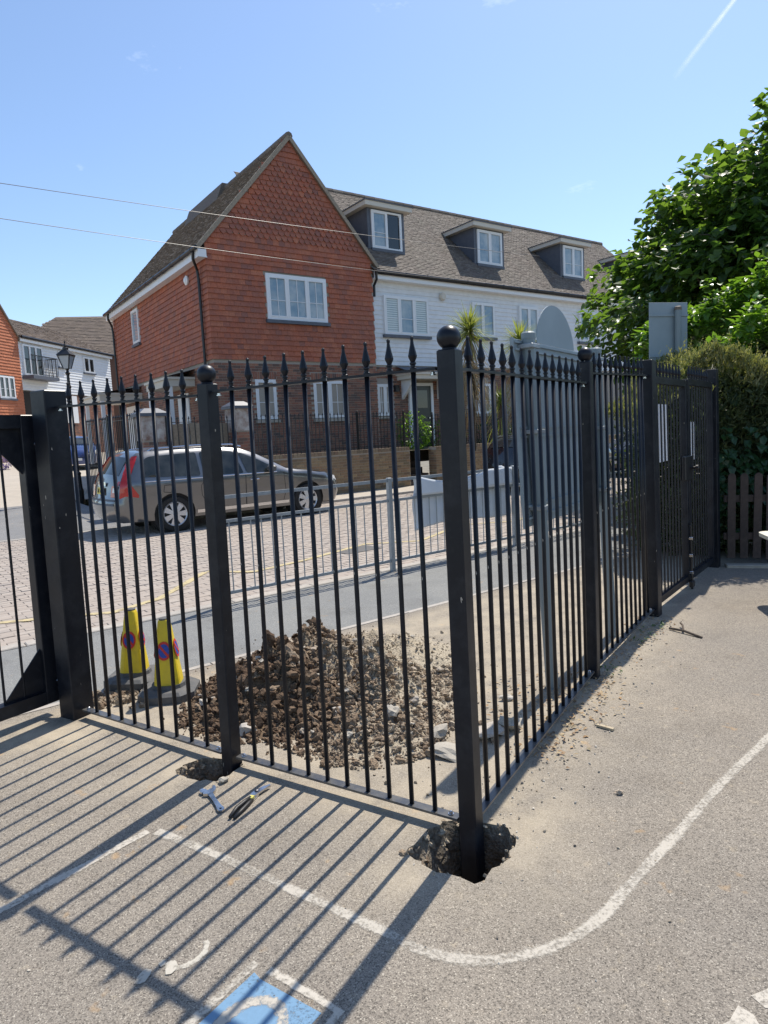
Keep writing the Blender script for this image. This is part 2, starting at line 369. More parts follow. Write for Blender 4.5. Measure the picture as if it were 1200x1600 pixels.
IVY = leafmat('ivy_leaf', [(.022, .060, .022), (.035, .085, .03), (.028, .07, .025)], .3, .35)
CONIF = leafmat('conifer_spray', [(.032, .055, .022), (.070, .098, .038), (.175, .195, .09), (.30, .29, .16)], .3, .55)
CORDY = leafmat('cordyline_blade', [(.13, .19, .05), (.22, .27, .08), (.32, .34, .13), (.16, .21, .06)], .35, .35)
WEED = leafmat('weed_leaf', [(.04, .09, .02), (.07, .13, .03)], .3)
LAV = mat('lavender_flower', (.16, .10, .30), rough=.8)

# ---------------------------------------------------------------- ground
g = MB(); g.quad((-400, -400, -.5), (400, -400, -.5), (400, 600, -.5), (-400, 600, -.5))
obj('ground', g, mat('rough_ground', (.2, .18, .14), rough=1, fine=(2, .3)), kind='structure')
def jag(P, amp, seg=.035):
    out = []
    for i, p in enumerate(P):
        a, b = Vector(p), Vector(P[(i + 1) % len(P)]); n = max(1, int((b - a).length / seg))
        for k in range(n):
            q = a.lerp(b, k / n); out.append((q.x + uni(-amp, amp), q.y + uni(-amp, amp)))
    return out
HOLE_C = jag([(.03, 2.325), (.075, 2.42), (.15, 2.50), (.25, 2.53), (.35, 2.50), (.43, 2.45), (.455, 2.39), (.41, 2.30), (.37, 2.245), (.31, 2.175), (.25, 2.15), (.20, 2.165), (.13, 2.20), (.075, 2.245)], .016, .028)
HOLE_M = jag([(-1.07, 3.05), (-1.02, 3.13), (-.95, 3.17), (-.86, 3.15), (-.78, 3.15), (-.745, 3.08), (-.78, 2.985), (-.83, 2.935), (-.92, 2.935), (-1.0, 2.97)], .012, .028)
def STc(s, t): p = SD * s + TD * t; return (p.x, p.y)
yard = [STc(-14, -12), STc(16, -12), STc(16, 4.38), STc(-14, 4.38)]
pts = []
for i in range(int(30 / .15)):
    for j in range(int(16.3 / .15)):
        s_, t_ = -14 + .15 * (i + .5), -12 + .15 * (j + .5)
        x, y = STc(s_, t_)
        if math.hypot(x, y - 2.6) > 4.5 and (i % 5 or j % 5): continue
        pts.append((x + uni(-.02, .02), y + uni(-.02, .02)))
pts = [p for p in pts if not any(inpoly(*p, h) for h in (HOLE_C, HOLE_M))]
V, Fc = cdt(yard, [HOLE_C, HOLE_M], pts)
yb = MB(); yb.add([(p.x, p.y, 0) for p in V], Fc)
yo = obj('playground_tarmac', yb, TARMAC, kind='structure')
C0, M0, GL, P2, P3, G2 = [Vector((*p, 0)) for p in ((.28, 2.43), (-.80, 3.09), (-1.87, 3.79), (1.25, 3.99), (2.15, 5.27), (3.48, 6.95))]
def segd(p, a, b):
    ab = b - a; k = max(0, min(1, (p - a).dot(ab) / ab.length_squared)); return (p - a - ab * k).length
def dustf(x, y):
    p = Vector((x, y, 0)); d = 0
    side = (p - C0).dot(Vector((.84, -.54, 0)))
    d = max(d, .75 * math.exp(-(((x - .42) / .30) ** 2 + ((y - 2.52) / .42) ** 2)))
    d = max(d, .7 * math.exp(-(((x - .02) / .18) ** 2 + ((y - 2.22) / .18) ** 2)))
    d = max(d, .75 * math.exp(-(((x + 1.0) / .32) ** 2 + ((y - 3.05) / .22) ** 2)))
    d = max(d, .95 * math.exp(-(((x + 1.9) / .55) ** 2 + ((y - 3.62) / .40) ** 2)))
    d = max(d, .55 * math.exp(-(segd(p, C0, GL) / .22) ** 2), .5 * math.exp(-(segd(p, C0, P3) / .28) ** 2))
    beyond = (p - C0).dot(Vector((.55, .84, 0)))
    if inpoly(x, y, [(-4, 5.2), (GL.x, GL.y), (C0.x, C0.y), (P3.x, P3.y), (5, 9), (2, 9)]): d = max(d, .62)
    d = max(d, .9 * math.exp(-(((x + .3) / 1.0) ** 2 + ((y - 3.9) / 1.3) ** 2)) if inpoly(x, y, [(-4, 5.2), (GL.x, GL.y), (C0.x, C0.y), (P3.x, P3.y), (5, 9), (2, 9)]) else 0)
    return d
da = yo.data.attributes.new('dust', 'FLOAT', 'POINT')
da.data.foreach_set('value', [dustf(p.x, p.y) for p in V])
def pit(P, depth, name):
    b = MB(); n = len(P); cx = sum(p[0] for p in P) / n; cy = sum(p[1] for p in P) / n
    rings = []
    for k in range(7):
        z = -depth * k / 6; sh = 1.0 - (.0 if k == 0 else .03 + .035 * k)
        r = []
        for i, (x, y) in enumerate(P):
            q = 0 if k == 0 else .034 * noise.noise(Vector((x * 22, y * 22, z * 22)))
            d = Vector((x - cx, y - cy)).normalized(); lf_ = max(0, -d.x) * k / 6 * .55; sh2 = sh - lf_
            r.append((cx + (x - cx) * sh2 + d.x * q, cy + (y - cy) * sh2 + d.y * q, z + (0 if k == 0 else uni(-.008, .008))))
        rings += r
    fs = [(k * n + i, k * n + n + i, k * n + n + (i + 1) % n, k * n + (i + 1) % n) for k in range(6) for i in range(n)]
    b.add(rings, fs)
    b.add([p for p in rings[-n:]] + [(cx, cy, -depth - .01)], [(i, (i + 1) % n, n) for i in range(n)])
    return obj(name, b, PITM, kind='structure', smooth=True)
pit(HOLE_C, .30, 'post_hole'); pit(HOLE_M, .34, 'post_hole')

def sheet(name, P, z, m, dust=0.0):
    b = MB(); b.add([(x, y, z) for x, y in P], [tuple(range(len(P)))])
    o = obj(name, b, m, kind='structure')
    if dust:
        a = o.data.attributes.new('dust', 'FLOAT', 'POINT'); a.data.foreach_set('value', [dust] * len(P))
    return o
sheet('footpath', [STc(-26, 4.43), STc(60, 4.43), STc(60, 5.93), STc(-26, 5.93)], 0.0, PATHM)
sheet('paved_road_bed', [STc(-26, 6.06), STc(60, 6.06), STc(60, 13.45), STc(-26, 13.45)], -.018, SAND)
kb = bpy.data.objects.new('kerb', None); COL.objects.link(kb); kb['kind'] = 'structure'
e1 = MB(); e1.box(0, 0, -.1, .90, .05, .003); em = mesh('edging_stone', e1, KERB)
e2 = MB(); e2.bbox(0, 0, -.2, .905, .125, .012, .008); km = mesh('kerb_stone', e2, KERB)
for i in range(-12, 28):
    for nm, me, t in (('edging_stone', em, 4.38), ('kerb_stone', km, 5.932)):
        o = obj(nm, me, None, kb); p = st(i * .912, t); o.location = (p.x, p.y, uni(-.002, .002)); o.rotation_euler = (0, 0, ROADZ)
# block paving: the nearest 300 blocks one by one, the rest joined
pb = MB(); pb.bbox(0, 0, -.06, .197, .097, 0, .0035); pm = mesh('paver', pb, PAVER)
rest = MB(); cand = []
road = bpy.data.objects.new('road', None); COL.objects.link(road); road['kind'] = 'structure'
row = 0; t = 6.065
while t < 13.4:
    s0 = (row % 2) * .1
    for i in range(-40, 120):
        s = i * .2 + s0 + uni(-.002, .002)
        p = st(s + .1, t + .05)
        ang = math.degrees(math.atan2(p.x, p.y))
        if p.y < .5 or ang < -38 or ang > 32: continue
        cand.append((p.length, s, t))
    row += 1; t += .1
cand.sort()
for k, (d, s, t) in enumerate(cand):
    z = uni(-.003, .003); p = st(s, t)
    if k < 300:
        o = obj('paver', pm, None, road); o.location = (p.x, p.y, z); o.rotation_euler = (uni(-.012, .012), uni(-.012, .012), ROADZ + uni(-.01, .01))
    else:
        Mx = frame((p.x, p.y, z), ROADZ)
        w, h = .197, .097
        vs = [Mx @ Vector(q) for q in ((0, 0, -.018), (w, 0, -.018), (w, h, -.018), (0, h, -.018), (.004, .004, 0), (w - .004, .004, 0), (w - .004, h - .004, 0), (.004, h - .004, 0))]
        rest.add(vs, [(4, 5, 6, 7), (0, 1, 5, 4), (1, 2, 6, 5), (2, 3, 7, 6), (3, 0, 4, 7)])
obj('paver_field', rest, PAVER2, road, kind='stuff')
# side road climbing away to the left, pale paving beyond, far pavement
def slope_sheet(name, P, m, off=0.0):
    b = MB(); b.add([(*STc(s, t), .04 * (t - 13.45) + off) for s, t in P], [tuple(range(len(P)))]); return obj(name, b, m, kind='structure')
slope_sheet('side_road', [(-40, 13.45), (4.4, 13.45), (4.4, 19.2), (-40, 14.3)], ROADM)
slope_sheet('pale_forecourt', [(-40, 14.3), (4.4, 19.2), (16, 19.2), (16, 70), (-80, 70), (-80, 14.3)], PALEPAVE)
sheet('far_pavement', [STc(4.4, 13.58), STc(70, 13.58), STc(70, 15.0), STc(4.4, 15.0)], .05, PALEPAVE)
fk = bpy.data.objects.new('far_kerb', None); COL.objects.link(fk); fk['kind'] = 'structure'
for i in range(0, 26):
    o = obj('kerb_stone', km, None, fk); p = st(4.4 + i * .912, 13.45); o.location = (p.x, p.y, .05); o.rotation_euler = (0, 0, ROADZ)
for i in range(0, 18):
    o = obj('kerb_stone', km, None, fk); p = st(4.3 - i * .912, 13.46); o.location = (p.x, p.y, .0); o.rotation_euler = (0, 0, ROADZ)
sheet('front_garden', [STc(7.7, 15.1), STc(40, 15.1), STc(40, 22), STc(5.2, 22), STc(5.2, 15.3)], 1.08, mat('garden_soil', (.13, .11, .07), rough=1, fine=(8, .4)))
# painted markings
def strip(name, P, w, z, m, closed=False, kind='structure', jit=.004, seg=.06):
    b = MB(); pts = []
    for i in range(len(P) - 1):
        a, c = Vector((*P[i], 0)), Vector((*P[i + 1], 0)); n = max(1, int((c - a).length / seg))
        pts += [a.lerp(c, k / n) for k in range(n)]
    pts.append(Vector((*P[-1], 0)))
    vs = []
    for i, p in enumerate(pts):
        d = (pts[min(i + 1, len(pts) - 1)] - pts[max(i - 1, 0)]).normalized(); nn = Vector((-d.y, d.x, 0))
        for sg in (-1, -.45, .45, 1):
            q = p + nn * (sg * w * .58 + uni(-jit, jit) * abs(sg)); vs.append((q.x, q.y, z))
    b.add(vs, [(4 * i + j, 4 * i + 4 + j, 4 * i + 5 + j, 4 * i + j + 1) for i in range(len(pts) - 1) for j in range(3)])
    o = obj(name, b, m, kind=kind)
    ea = o.data.attributes.new('edge', 'FLOAT', 'POINT'); ea.data.foreach_set('value', [1.0 if k % 4 in (0, 3) else 0.0 for k in range(len(vs))])
    return o
arc = []
P0_, P1_, P2_, P3_ = (.03, 1.86), (.22, 1.74), (.50, 1.80), (.69, 2.01)
for k in range(13):
    u = k / 12; arc.append(tuple((1 - u) ** 3 * P0_[i] + 3 * u * (1 - u) ** 2 * P1_[i] + 3 * u * u * (1 - u) * P2_[i] + u ** 3 * P3_[i] for i in (0, 1)))
strip('painted_line', [(-.985, 2.545), (-.64, 2.33), (-.33, 2.115), (-.06, 1.93)] + arc + [(.86, 2.18), (1.06, 2.37), (1.36, 2.67), (1.83, 3.1), (2.9, 4.05)], .054, .0016, WHITEP)
strip('painted_line', [(-1.40, 2.09), (-1.02, 2.545)], .048, .0026, WHITEW)
def poly_sheet(name, P, z, m):
    b = MB(); V_, F_ = cdt(P); b.add([(p.x, p.y, z) for p in V_], F_); return obj(name, b, m, kind='structure')
ua = Vector((.21, -.15)).normalized(); ub = Vector((-ua.y, ua.x)) * -1
def hp(a, b): q = Vector((-.447, 1.795)) + ua * a + ub * b; return (q.x, q.y)
poly_sheet('painted_blue_square', [hp(0, 0), hp(.035, .008), hp(.26, 0), hp(.26, .30), hp(0, .30)], .0014, BLUEP)
strip('painted_square_border', [hp(-.022, .30), hp(-.022, -.03)], .036, .0018, WHITEP)
strip('painted_square_border', [hp(.03, -.03), hp(.30, -.03), hp(.30, .05)], .036, .0018, WHITEW)
num = [hp(.13 + .085 * math.cos(a), .15 + .105 * math.sin(a)) for a in [math.pi * 2 * k / 24 for k in range(25)]]
strip('painted_numeral', num, .042, .0022, WHITEP, seg=.02, jit=.001)
strip('painted_numeral', [hp(-.235 + .05 * math.cos(a), .055 + .062 * math.sin(a)) for a in [-1.35 + 3.3 * k / 12 for k in range(13)]], .026, .0016, WHITEX, seg=.02)
for (x, y, r) in ((-.775, 1.80, .024), (-.70, 1.825, .021), (-.735, 1.845, .010)):
    poly_sheet('painted_fleck', jag([(x + r * .8 * math.cos(a), y + r * 1.3 * math.sin(a)) for a in [k * .785 for k in range(8)]], .005, .02), .0032, WHITEX)
poly_sheet('painted_fleck', jag([(.93, 1.63), (1.05, 1.70), (1.15, 1.58), (1.0, 1.55)], .012), .0016, WHITEW)
poly_sheet('painted_fleck', jag([(.80, 1.54), (.88, 1.60), (.92, 1.50), (.82, 1.44)], .012), .0016, WHITEW)
strip('yellow_zigzag_line', [(-3.9, 5.62), (-3.62, 6.02), (-2.62, 6.22), (-2.34, 6.72), (-2.22, 8.0)], .10, .007, YELP)
strip('yellow_zigzag_line', [(-2.2, 8.04), (-1.6, 7.88), (-1.03, 8.52), (-.3, 9.55), (.5, 9.6), (1.3, 11.1), (2.2, 11.2), (3.2, 12.7)], .10, .007, YELP)
mh = MB(Matrix.Translation(st(5.3, 7.45, .006)) @ Matrix.Rotation(ROADZ, 4, 'Z')); mh.box(-.3, -.22, -.01, .3, .22, 0)
obj('manhole_cover', mh, mat('cast_iron', (.10, .095, .09), rough=.7), kind='structure')

# ---------------------------------------------------------------- building helpers
def tile_field(mb, T, u0, u1, v0, v1, tw, gauge, thick, keep, shape=None, jit=.003):
    r = 0; v = v0
    while v < v1 - gauge * .4:
        off = (r % 2) * tw / 2; i = 0; u = u0 - off
        while u < u1:
            a, b = max(u, u0), min(u + tw - .004, u1); u += tw
            if b - a < tw * .3: continue
            c = (a + b) / 2
            if not keep(c, v + gauge / 2): continue
            d = thick + uni(-jit, jit); tl = uni(-jit, jit); top = v + gauge * 1.28; bv = v + uni(-.003, .003)
            if shape and shape(c, v + gauge / 2):
                w = b - a
                d += .008; vs = [(a, bv + gauge * .62, d * .8), (a + w * .20, bv + gauge * .16, d), (c, bv - .012, d), (b - w * .20, bv + gauge * .16, d), (b, bv + gauge * .62, d * .8), (b, top, .004), (a, top, .004)]
                vs += [(p[0], p[1], p[2] - .045) for p in vs[:5]]
                fs = [(0, 1, 2, 3, 4, 5, 6)] + [(k, k + 7, k + 8, k + 1) for k in range(4)]
                val = uni(.5, 1)
            else:
                vs = [(a, bv, d + tl), (b, bv, d - tl), (b, top, .004), (a, top, .004), (a, bv, d - .02), (b, bv, d - .02)]
                fs = [(0, 1, 2, 3), (0, 4, 5, 1), (0, 3, 4), (1, 5, 2)]; val = rnd()
            mb.add([T @ Vector(p) for p in vs], fs, val)
        v += gauge; r += 1
def brick_field(mb, T, u0, u1, v0, v1, keep=None, L=.225, H=.075, proud=.008):
    r = 0; v = v0
    while v < v1 - H * .5:
        u = u0 - (r % 2) * L / 2; vb = min(v + H - .01, v1)
        while u < u1:
            a, b = max(u, u0), min(u + L - .011, u1); u += L
            if b - a < .03 or (keep and not keep((a + b) / 2, v + H / 2)): continue
            d = proud + uni(-.002, .002)
            vs = [(a, v, 0), (b, v, 0), (b, vb, 0), (a, vb, 0), (a, v, d), (b, v, d), (b, vb, d), (a, vb, d)]
            mb.add([T @ Vector(p) for p in vs], [(4, 5, 6, 7), (0, 1, 5, 4), (1, 2, 6, 5), (2, 3, 7, 6), (3, 0, 4, 7)], rnd())
        v += H; r += 1
def window_unit(par, T, u, v, w, h, lights, bars=(1, 1), glass=None, sill=True, proud=.05, fw=.06, sillm=None, openl=None, louv=()):
    """lights = relative widths of the casements; a window part with its panes, bars and sill beneath it"""
    m = MB(T); D = proud
    m.box(u, v, -.02, u + w, v + fw, D); m.box(u, v + h - fw, -.02, u + w, v + h, D)
    m.box(u, v + fw, -.02, u + fw, v + h - fw, D); m.box(u + w - fw, v + fw, -.02, u + w, v + h - fw, D)
    tot = sum(lights); iw = w - 2 * fw; x = u + fw; cells = []
    for i, q in enumerate(lights):
        ww = iw * q / tot; cells.append((x, x + ww)); x += ww
        if i < len(lights) - 1: m.box(x - .03, v + fw, -.02, x + .03, v + h - fw, D)
    win = obj('window', m, WHITE, par)
    for i, (a, b) in enumerate(cells):
        Tc = T; gm = glass or GLASSC; x0, x1 = a + (.03 if i else 0), b - (.03 if i < len(cells) - 1 else 0); y0, y1 = v + fw, v + h - fw
        if openl == i:
            Tc = T @ Matrix.Translation((x1, 0, D)) @ Matrix.Rotation(rad(-58), 4, 'Y') @ Matrix.Translation((-x1, 0, 0))
            dk = MB(T); dk.quad((x0, y0, .004), (x1, y0, .004), (x1, y1, .004), (x0, y1, .004)); obj('room_shade_sheet', dk, GLASSD, win)  # dark sheet on the unbroken wall paints the unlit room behind
        c = MB(Tc); k = .035; zz = D - .012 if openl != i else 0
        for q in ((x0, y0, x1, y0 + k), (x0, y1 - k, x1, y1), (x0, y0 + k, x0 + k, y1 - k), (x1 - k, y0 + k, x1, y1 - k)): c.box(q[0], q[1], zz - .03, q[2], q[3], zz + .02)
        cw, ch = x1 - x0, y1 - y0
        for j in range(bars[0]): xx = x0 + cw * (j + 1) / (bars[0] + 1); c.box(xx - .009, y0 + k, zz - .018, xx + .009, y1 - k, zz - .002)
        for j in range(bars[1]): yy = y0 + ch * (j + 1) / (bars[1] + 1) if bars[1] != 1 else y0 + ch * .42; c.box(x0 + k, yy - .009, zz - .017, x1 - k, yy + .009, zz - .003)
        obj('casement', c, WHITE, win)
        p = MB(Tc); p.box(x0 + k, y0 + k, zz - .026, x1 - k, y1 - k, zz - .020); obj('pane', p, gm, win)
        if i in louv:
            q = MB(Tc); n = 15
            for j in range(n): yy = y0 + k + (ch - 2 * k) * (j + .1) / n; q.box(x0 + k, yy, zz - .018, x1 - k, yy + (ch - 2 * k) / n * .72, zz - .012)
            obj('shutter_slats', q, SHUT, win, kind='stuff')
    if sill:
        q = MB(T); q.box(u - .06, v - .10, -.01, u + w + .06, v - .004, D + .05); obj('sill', q, sillm or LEAD, win)
    return win
def leaf_verts(mb, p, d, up, L, Wd, val, droop=.25):
    d = d.normalized(); x = d.cross(up)
    if x.length < 1e-3: x = Vector((1, 0, 0))
    x.normalize(); n = x.cross(d)
    a = p; m1 = p + d * L * .38 - n * L * droop * .12; tip = p + d * L - n * L * droop
    l = m1 + x * Wd / 2 + n * Wd * .16; r = m1 - x * Wd / 2 + n * Wd * .16
    l2 = p + d * L * .72 + x * Wd * .34 - n * L * droop * .35; r2 = p + d * L * .72 - x * Wd * .34 - n * L * droop * .35
    m2 = p + d * L * .72 - n * L * droop * .5
    mb.add([a, l, m1, r, l2, m2, r2, tip], [(0, 2, 1), (0, 3, 2), (1, 2, 5, 4), (2, 3, 6, 5), (4, 5, 7), (5, 6, 7)], val)

# ---------------------------------------------------------------- the tile-hung gable house
H1 = thing('tile_hung_house', 'gabled house hung with red clay tiles over a brick ground floor', 'house', (-4.55, 19.0, 0), rad(35))
Wd, Dp, ZT, ZE, ZA = 5.53, 10.3, 3.91, 7.17, 10.33
TF = cols((1, 0, 0), (0, 0, 1), (0, -1, 0)); TL = cols((0, -1, 0), (0, 0, 1), (-1, 0, 0))
sl1 = (ZA - ZE) / (Wd / 2)
w = MB(); w.add([(0, 0, .6), (Wd, 0, .6), (Wd, 0, ZE), (Wd / 2, 0, ZA - .03), (0, 0, ZE), (0, Dp, .6), (Wd, Dp, .6), (Wd, Dp, ZE), (Wd / 2, Dp, ZA - .03), (0, Dp, ZE)],
                [(0, 1, 2, 3, 4), (9, 8, 7, 6, 5), (0, 4, 9, 5), (1, 6, 7, 2)])
obj('wall', w, MORTAR, H1)
b = MB()
GW = [(1.2, 2.2, .66, 1.16), (3.13, 2.18, 1.15, 1.16)]
def nog(u, v): return not any(x - .02 < u < x + ww + .02 and z - .02 < v < z + hh + .24 for x, z, ww, hh in GW)
brick_field(b, TF, 0, Wd, .9, ZT - .05, nog); brick_field(b, TL, -Dp, 0, .9, ZT - .05)
for x, z, ww, hh in GW:
    n = int(ww / .075)
    for k in range(n + 2):
        a = x - .06 + k * .076; b.add([TF @ Vector(q) for q in ((a, z + hh + .01, .01), (a + .065, z + hh + .01, .01), (a + .065, z + hh + .225, .01), (a, z + hh + .225, .01))], [(0, 1, 2, 3)], uni(.1, .65))
obj('brickwork', b, BRICK, H1, kind='stuff')
UW = (1.73, 5.09, 2.02, 1.31)
t_ = MB()
def keepg(u, v):
    if UW[0] - .03 < u < UW[0] + UW[2] + .03 and UW[1] - .08 < v < UW[1] + UW[3] + .02: return False
    return v < ZE - .05 or (v - ZE) < sl1 * (min(u, Wd - u)) - .02
def orn(u, v): return 7.36 < v < 9.6 and min(u, Wd - u) > max(0, (v - ZE) / sl1) + .30
tile_field(t_, TF, -.03, Wd, ZT, ZA - .05, .19, .150, .040, keepg, orn)
LW = (-7.6, 5.32, .85, 1.2)
tile_field(t_, TL, -Dp, .03, ZT, ZE - .25, .19, .150, .040, lambda u, v: not (LW[0] - .03 < u < LW[0] + LW[2] + .03 and LW[1] - .08 < v < LW[1] + LW[3] + .02))
obj('hanging_tiles', t_, TILEW, H1, kind='stuff')
window_unit(H1, TF, *UW, (1, 1.15, 1), (1, 1), GLASSC, proud=.07, fw=.085)
window_unit(H1, TL, *LW, (1,), (0, 0), GLASSC, proud=.06)
window_unit(H1, TF, *GW[0], (1,), (0, 1), GLASSC, proud=.02, sillm=CONC); window_unit(H1, TF, *GW[1], (1, 1), (1, 1), GLASSD, proud=.02, sillm=CONC)
# roof: deck, tiles, verge, ridge
ov = .27; ln = math.hypot(Wd / 2 + ov, (Wd / 2 + ov) * sl1)
zr0 = ZE - ov * sl1 + .05
rf = MB()
for sg in (1, -1):
    xe = -ov if sg > 0 else Wd + ov
    a = Vector((xe, -.10, zr0)); bq = Vector((Wd / 2, -.10, zr0 + (Wd / 2 + ov) * sl1)); dy = Vector((0, Dp + .2, 0)); n = Vector((-sg * sl1, 0, 1)).normalized() * .09
    vs = [a, bq, bq + dy, a + dy]; vs += [q - n for q in vs]
    rf.add(vs, [(0, 1, 2, 3), (7, 6, 5, 4), (0, 4, 5, 1), (1, 5, 6, 2), (2, 6, 7, 3), (3, 7, 4, 0)])
roof = obj('roof', rf, ROOFF, H1)
rt = MB(); ux = Vector((sl1, 0, 0)); 
vdir = Vector((1, 0, sl1)).normalized(); ndir = Vector((-sl1, 0, 1)).normalized()
tile_field(rt, cols((0, -1, 0), vdir, ndir, (-ov, 0, zr0)), -Dp - .1, .10, -.03, ln, .165, .10, .026, lambda u, v: True, jit=.005)
vdir = Vector((-1, 0, sl1)).normalized(); ndir = Vector((sl1, 0, 1)).normalized()
tile_field(rt, cols((0, 1, 0), vdir, ndir, (Wd + ov, 0, zr0)), -.1, 4.4, -.03, ln, .165, .10, .026, lambda u, v: True, jit=.005)
obj('roof_tiles', rt, ROOFT, roof, kind='stuff')
vg = MB()
for sg in (1, -1):
    xe = -ov if sg > 0 else Wd + ov
    vg.beam((xe, -.055, zr0 - .045), (Wd / 2, -.055, zr0 + (Wd / 2 + ov) * sl1 - .045), .11, .10, (0, -1, 0))
obj('verge', vg, VERGE, H1)
zrt = zr0 + (Wd / 2 + ov) * sl1
for k in range(22):
    q = MB(); y = -.1 + k * .47; q.tube([(Wd / 2, y, zrt - .02), (Wd / 2, y + .455, zrt - .015)], .115, 8); obj('ridge_tile', q, ROOFT, roof)
q = MB(); a_ = [(Wd / 2 - .42, zrt - .42 * sl1), (Wd / 2 - .16, zrt + .16), (Wd / 2 + .4, zrt + .16), (Wd / 2 + .4, zrt - .4)]; q.add([(x, y, z) for y in (4.6, 8.0) for x, z in a_], [(3, 2, 1, 0), (4, 5, 6, 7)] + [(k, (k + 1) % 4, 4 + (k + 1) % 4, 4 + k) for k in range(4)])
obj('rear_roof_ridge', q, ROOFT, roof)
f_ = MB(); f_.box(-.26, -.10, zr0 - .28, -.235, Dp + .1, zr0 - .07); f_.box(-.235, -.10, zr0 - .28, 0.0, Dp + .1, zr0 - .255); f_.box(-.26, -.104, zr0 - .28, -.02, -.08, zr0 - .07); obj('fascia', f_, WHITE, H1)
gt = MB(); gt.tube([(-.32, -.14, zr0 - .05), (-.32, Dp + .12, zr0 - .05)], .058, 8)
for k in range(12): gt.tube([(-.32, .2 + k * .85, zr0 - .05), (-.32, .27 + k * .85, zr0 - .05)], .066, 8)
obj('gutter', gt, GUTTER, H1)
for y, zb in ((.42, 1.0), (10.15, 1.0)):
    q = MB(); q.tube([(-.30, y - .25, zr0 - .10), (-.29, y - .2, zr0 - .28), (-.12, y, zr0 - .52), (-.095, y, zr0 - .8), (-.095, y, ZT), (-.075, y, zb)], .042, 8); obj('downpipe', q, GUTTER, H1)
q = MB(TL); q.lathe([(.02, 0), (.13, .03), (.14, .08), (.06, .13)], 12, (-1.5, 6.35, 0)); obj('alarm_box', q, WHITE, H1)
# porches on the side
for y0, y1, pr, z in ((1.6, 3.7, .85, 3.30), (7.2, 9.9, 1.5, 3.28)):
    q = MB(); q.box(-pr, y0, z, -.012, y1, z + .20); q.box(-pr - .05, y0 - .05, z + .20, -.012, y1 + .05, z + .27); c = obj('porch_canopy', q, FASC, H1)
    q = MB(); q.add([(-pr - .05, y0 - .05, z + .272), (-pr - .05, y1 + .05, z + .272), (-.012, y1 + .05, z + .5), (-.012, y0 - .05, z + .5)], [(0, 3, 2, 1)]); obj('lead_cover', q, LEAD, c)
    for yy in (y0 + .08, y1 - .08):
        q = MB(); q.box(-pr + .04, yy - .06, 1.0, -pr + .16, yy + .06, z); obj('porch_post', q, WHITE, H1)
    q = MB(TL); q.box(-y1 + .5, 1.1, 0, -y0 - .6, 3.15, .04); obj('door', q, WHITE, H1)

# ---------------------------------------------------------------- the white weatherboarded terrace
H2 = thing('weatherboarded_terrace', 'white weatherboarded terrace with three lead dormers in a brown tiled roof', 'house', (-4.55, 19.0, 0), rad(35))
X0, X1, YF, ZE2, ZR2 = Wd + .005, 22.5, .15, 6.85, 10.72
T2 = cols((1, 0, 0), (0, 0, 1), (0, -1, 0), (0, YF, 0))
sl2 = .93; yr = 3.95
w = MB(); w.box(X0, YF, .6, X1, 8.0, ZE2); w.add([(X1, YF, ZE2), (X1, 8, ZE2), (X1, yr, ZR2 - .1)], [(0, 1, 2)]); obj('wall', w, MORTAR, H2)
for k in range(20):
    q = MB(T2); z = ZT - .03 + k * .148; q.add([(X0, z, .034), (X1, z, .034), (X1, z + .165, .010), (X0, z + .165, .010), (X0, z, .0), (X1, z, .0)], [(0, 1, 2, 3), (0, 4, 5, 1), (0, 3, 4), (1, 5, 2)])
    o = obj('weatherboard', q, BOARD, H2)
b = MB(); DR = (6.9, 7.95)
GW2 = [(5.62, 2.22, .62, 1.04), (9.6, 2.2, 1.2, 1.1), (13.6, 2.2, 1.2, 1.1)]
brick_field(b, T2, X0, 16, .9, ZT - .06, lambda u, v: not (DR[0] < u < DR[1] and v < 3.35) and not (11.6 < u < 12.6 and v < 3.3) and not any(x < u < x + ww and z < v < z + hh + .2 for x, z, ww, hh in GW2))
obj('brickwork', b, BRICK, H2, kind='stuff')
for gw in GW2: window_unit(H2, T2, *gw, (1, 1), (1, 1), GLASSD, proud=.02, sillm=CONC)
window_unit(H2, T2, 6.0, 4.88, 1.88, 1.26, (1, 1.1, 1), (0, 1), GLASSC, louv=(0, 2), proud=.10)
window_unit(H2, T2, 9.92, 4.98, 1.12, 1.22, (1, 1.2), (0, 0), GLASSC, proud=.11)
window_unit(H2, T2, 12.36, 4.98, 1.06, 1.25, (1, 1), (0, 0), GLASSC, proud=.11)
window_unit(H2, T2, 15.9, 5.04, 1.3, 1.22, (1, 1.2), (1, 1), GLASSC, proud=.11)
window_unit(H2, T2, 18.6, 5.04, 1.1, 1.22, (1, 1), (1, 1), GLASSC, proud=.11)
q = MB(T2); q.box(DR[0] + .1, 1.1, .0, DR[1] - .1, 3.2, .05); d = obj('door', q, DOORM, H2)
q = MB(T2); q.box(DR[0] + .25, 2.45, .05, DR[1] - .25, 3.05, .055); obj('pane', q, GLASSD, d)
q = MB(T2); q.lathe([(.02, 0), (.025, .05)], 8, (DR[1] - .2, 2.1, .05)); obj('handle', q, STEEL, d)
q = MB(T2); q.box(DR[0], 1.1, 0, DR[0] + .1, 3.3, .09); q.box(DR[1] - .1, 1.1, 0, DR[1], 3.3, .09); q.box(DR[0] + .1, 3.2, 0, DR[1] - .1, 3.3, .09); obj('door_frame', q, WHITE, H2)
q = MB(T2); q.box(6.45, 3.38, .012, 8.45, 3.52, .75); q.box(6.40, 3.52, .012, 8.5, 3.60, .80); c = obj('door_canopy', q, FASC, H2)
q = MB(T2); q.add([(6.40, 3.602, .80), (8.5, 3.602, .80), (8.5, 3.85, .015), (6.4, 3.85, .015)], [(0, 1, 2, 3)]); obj('lead_cover', q, LEAD, c)
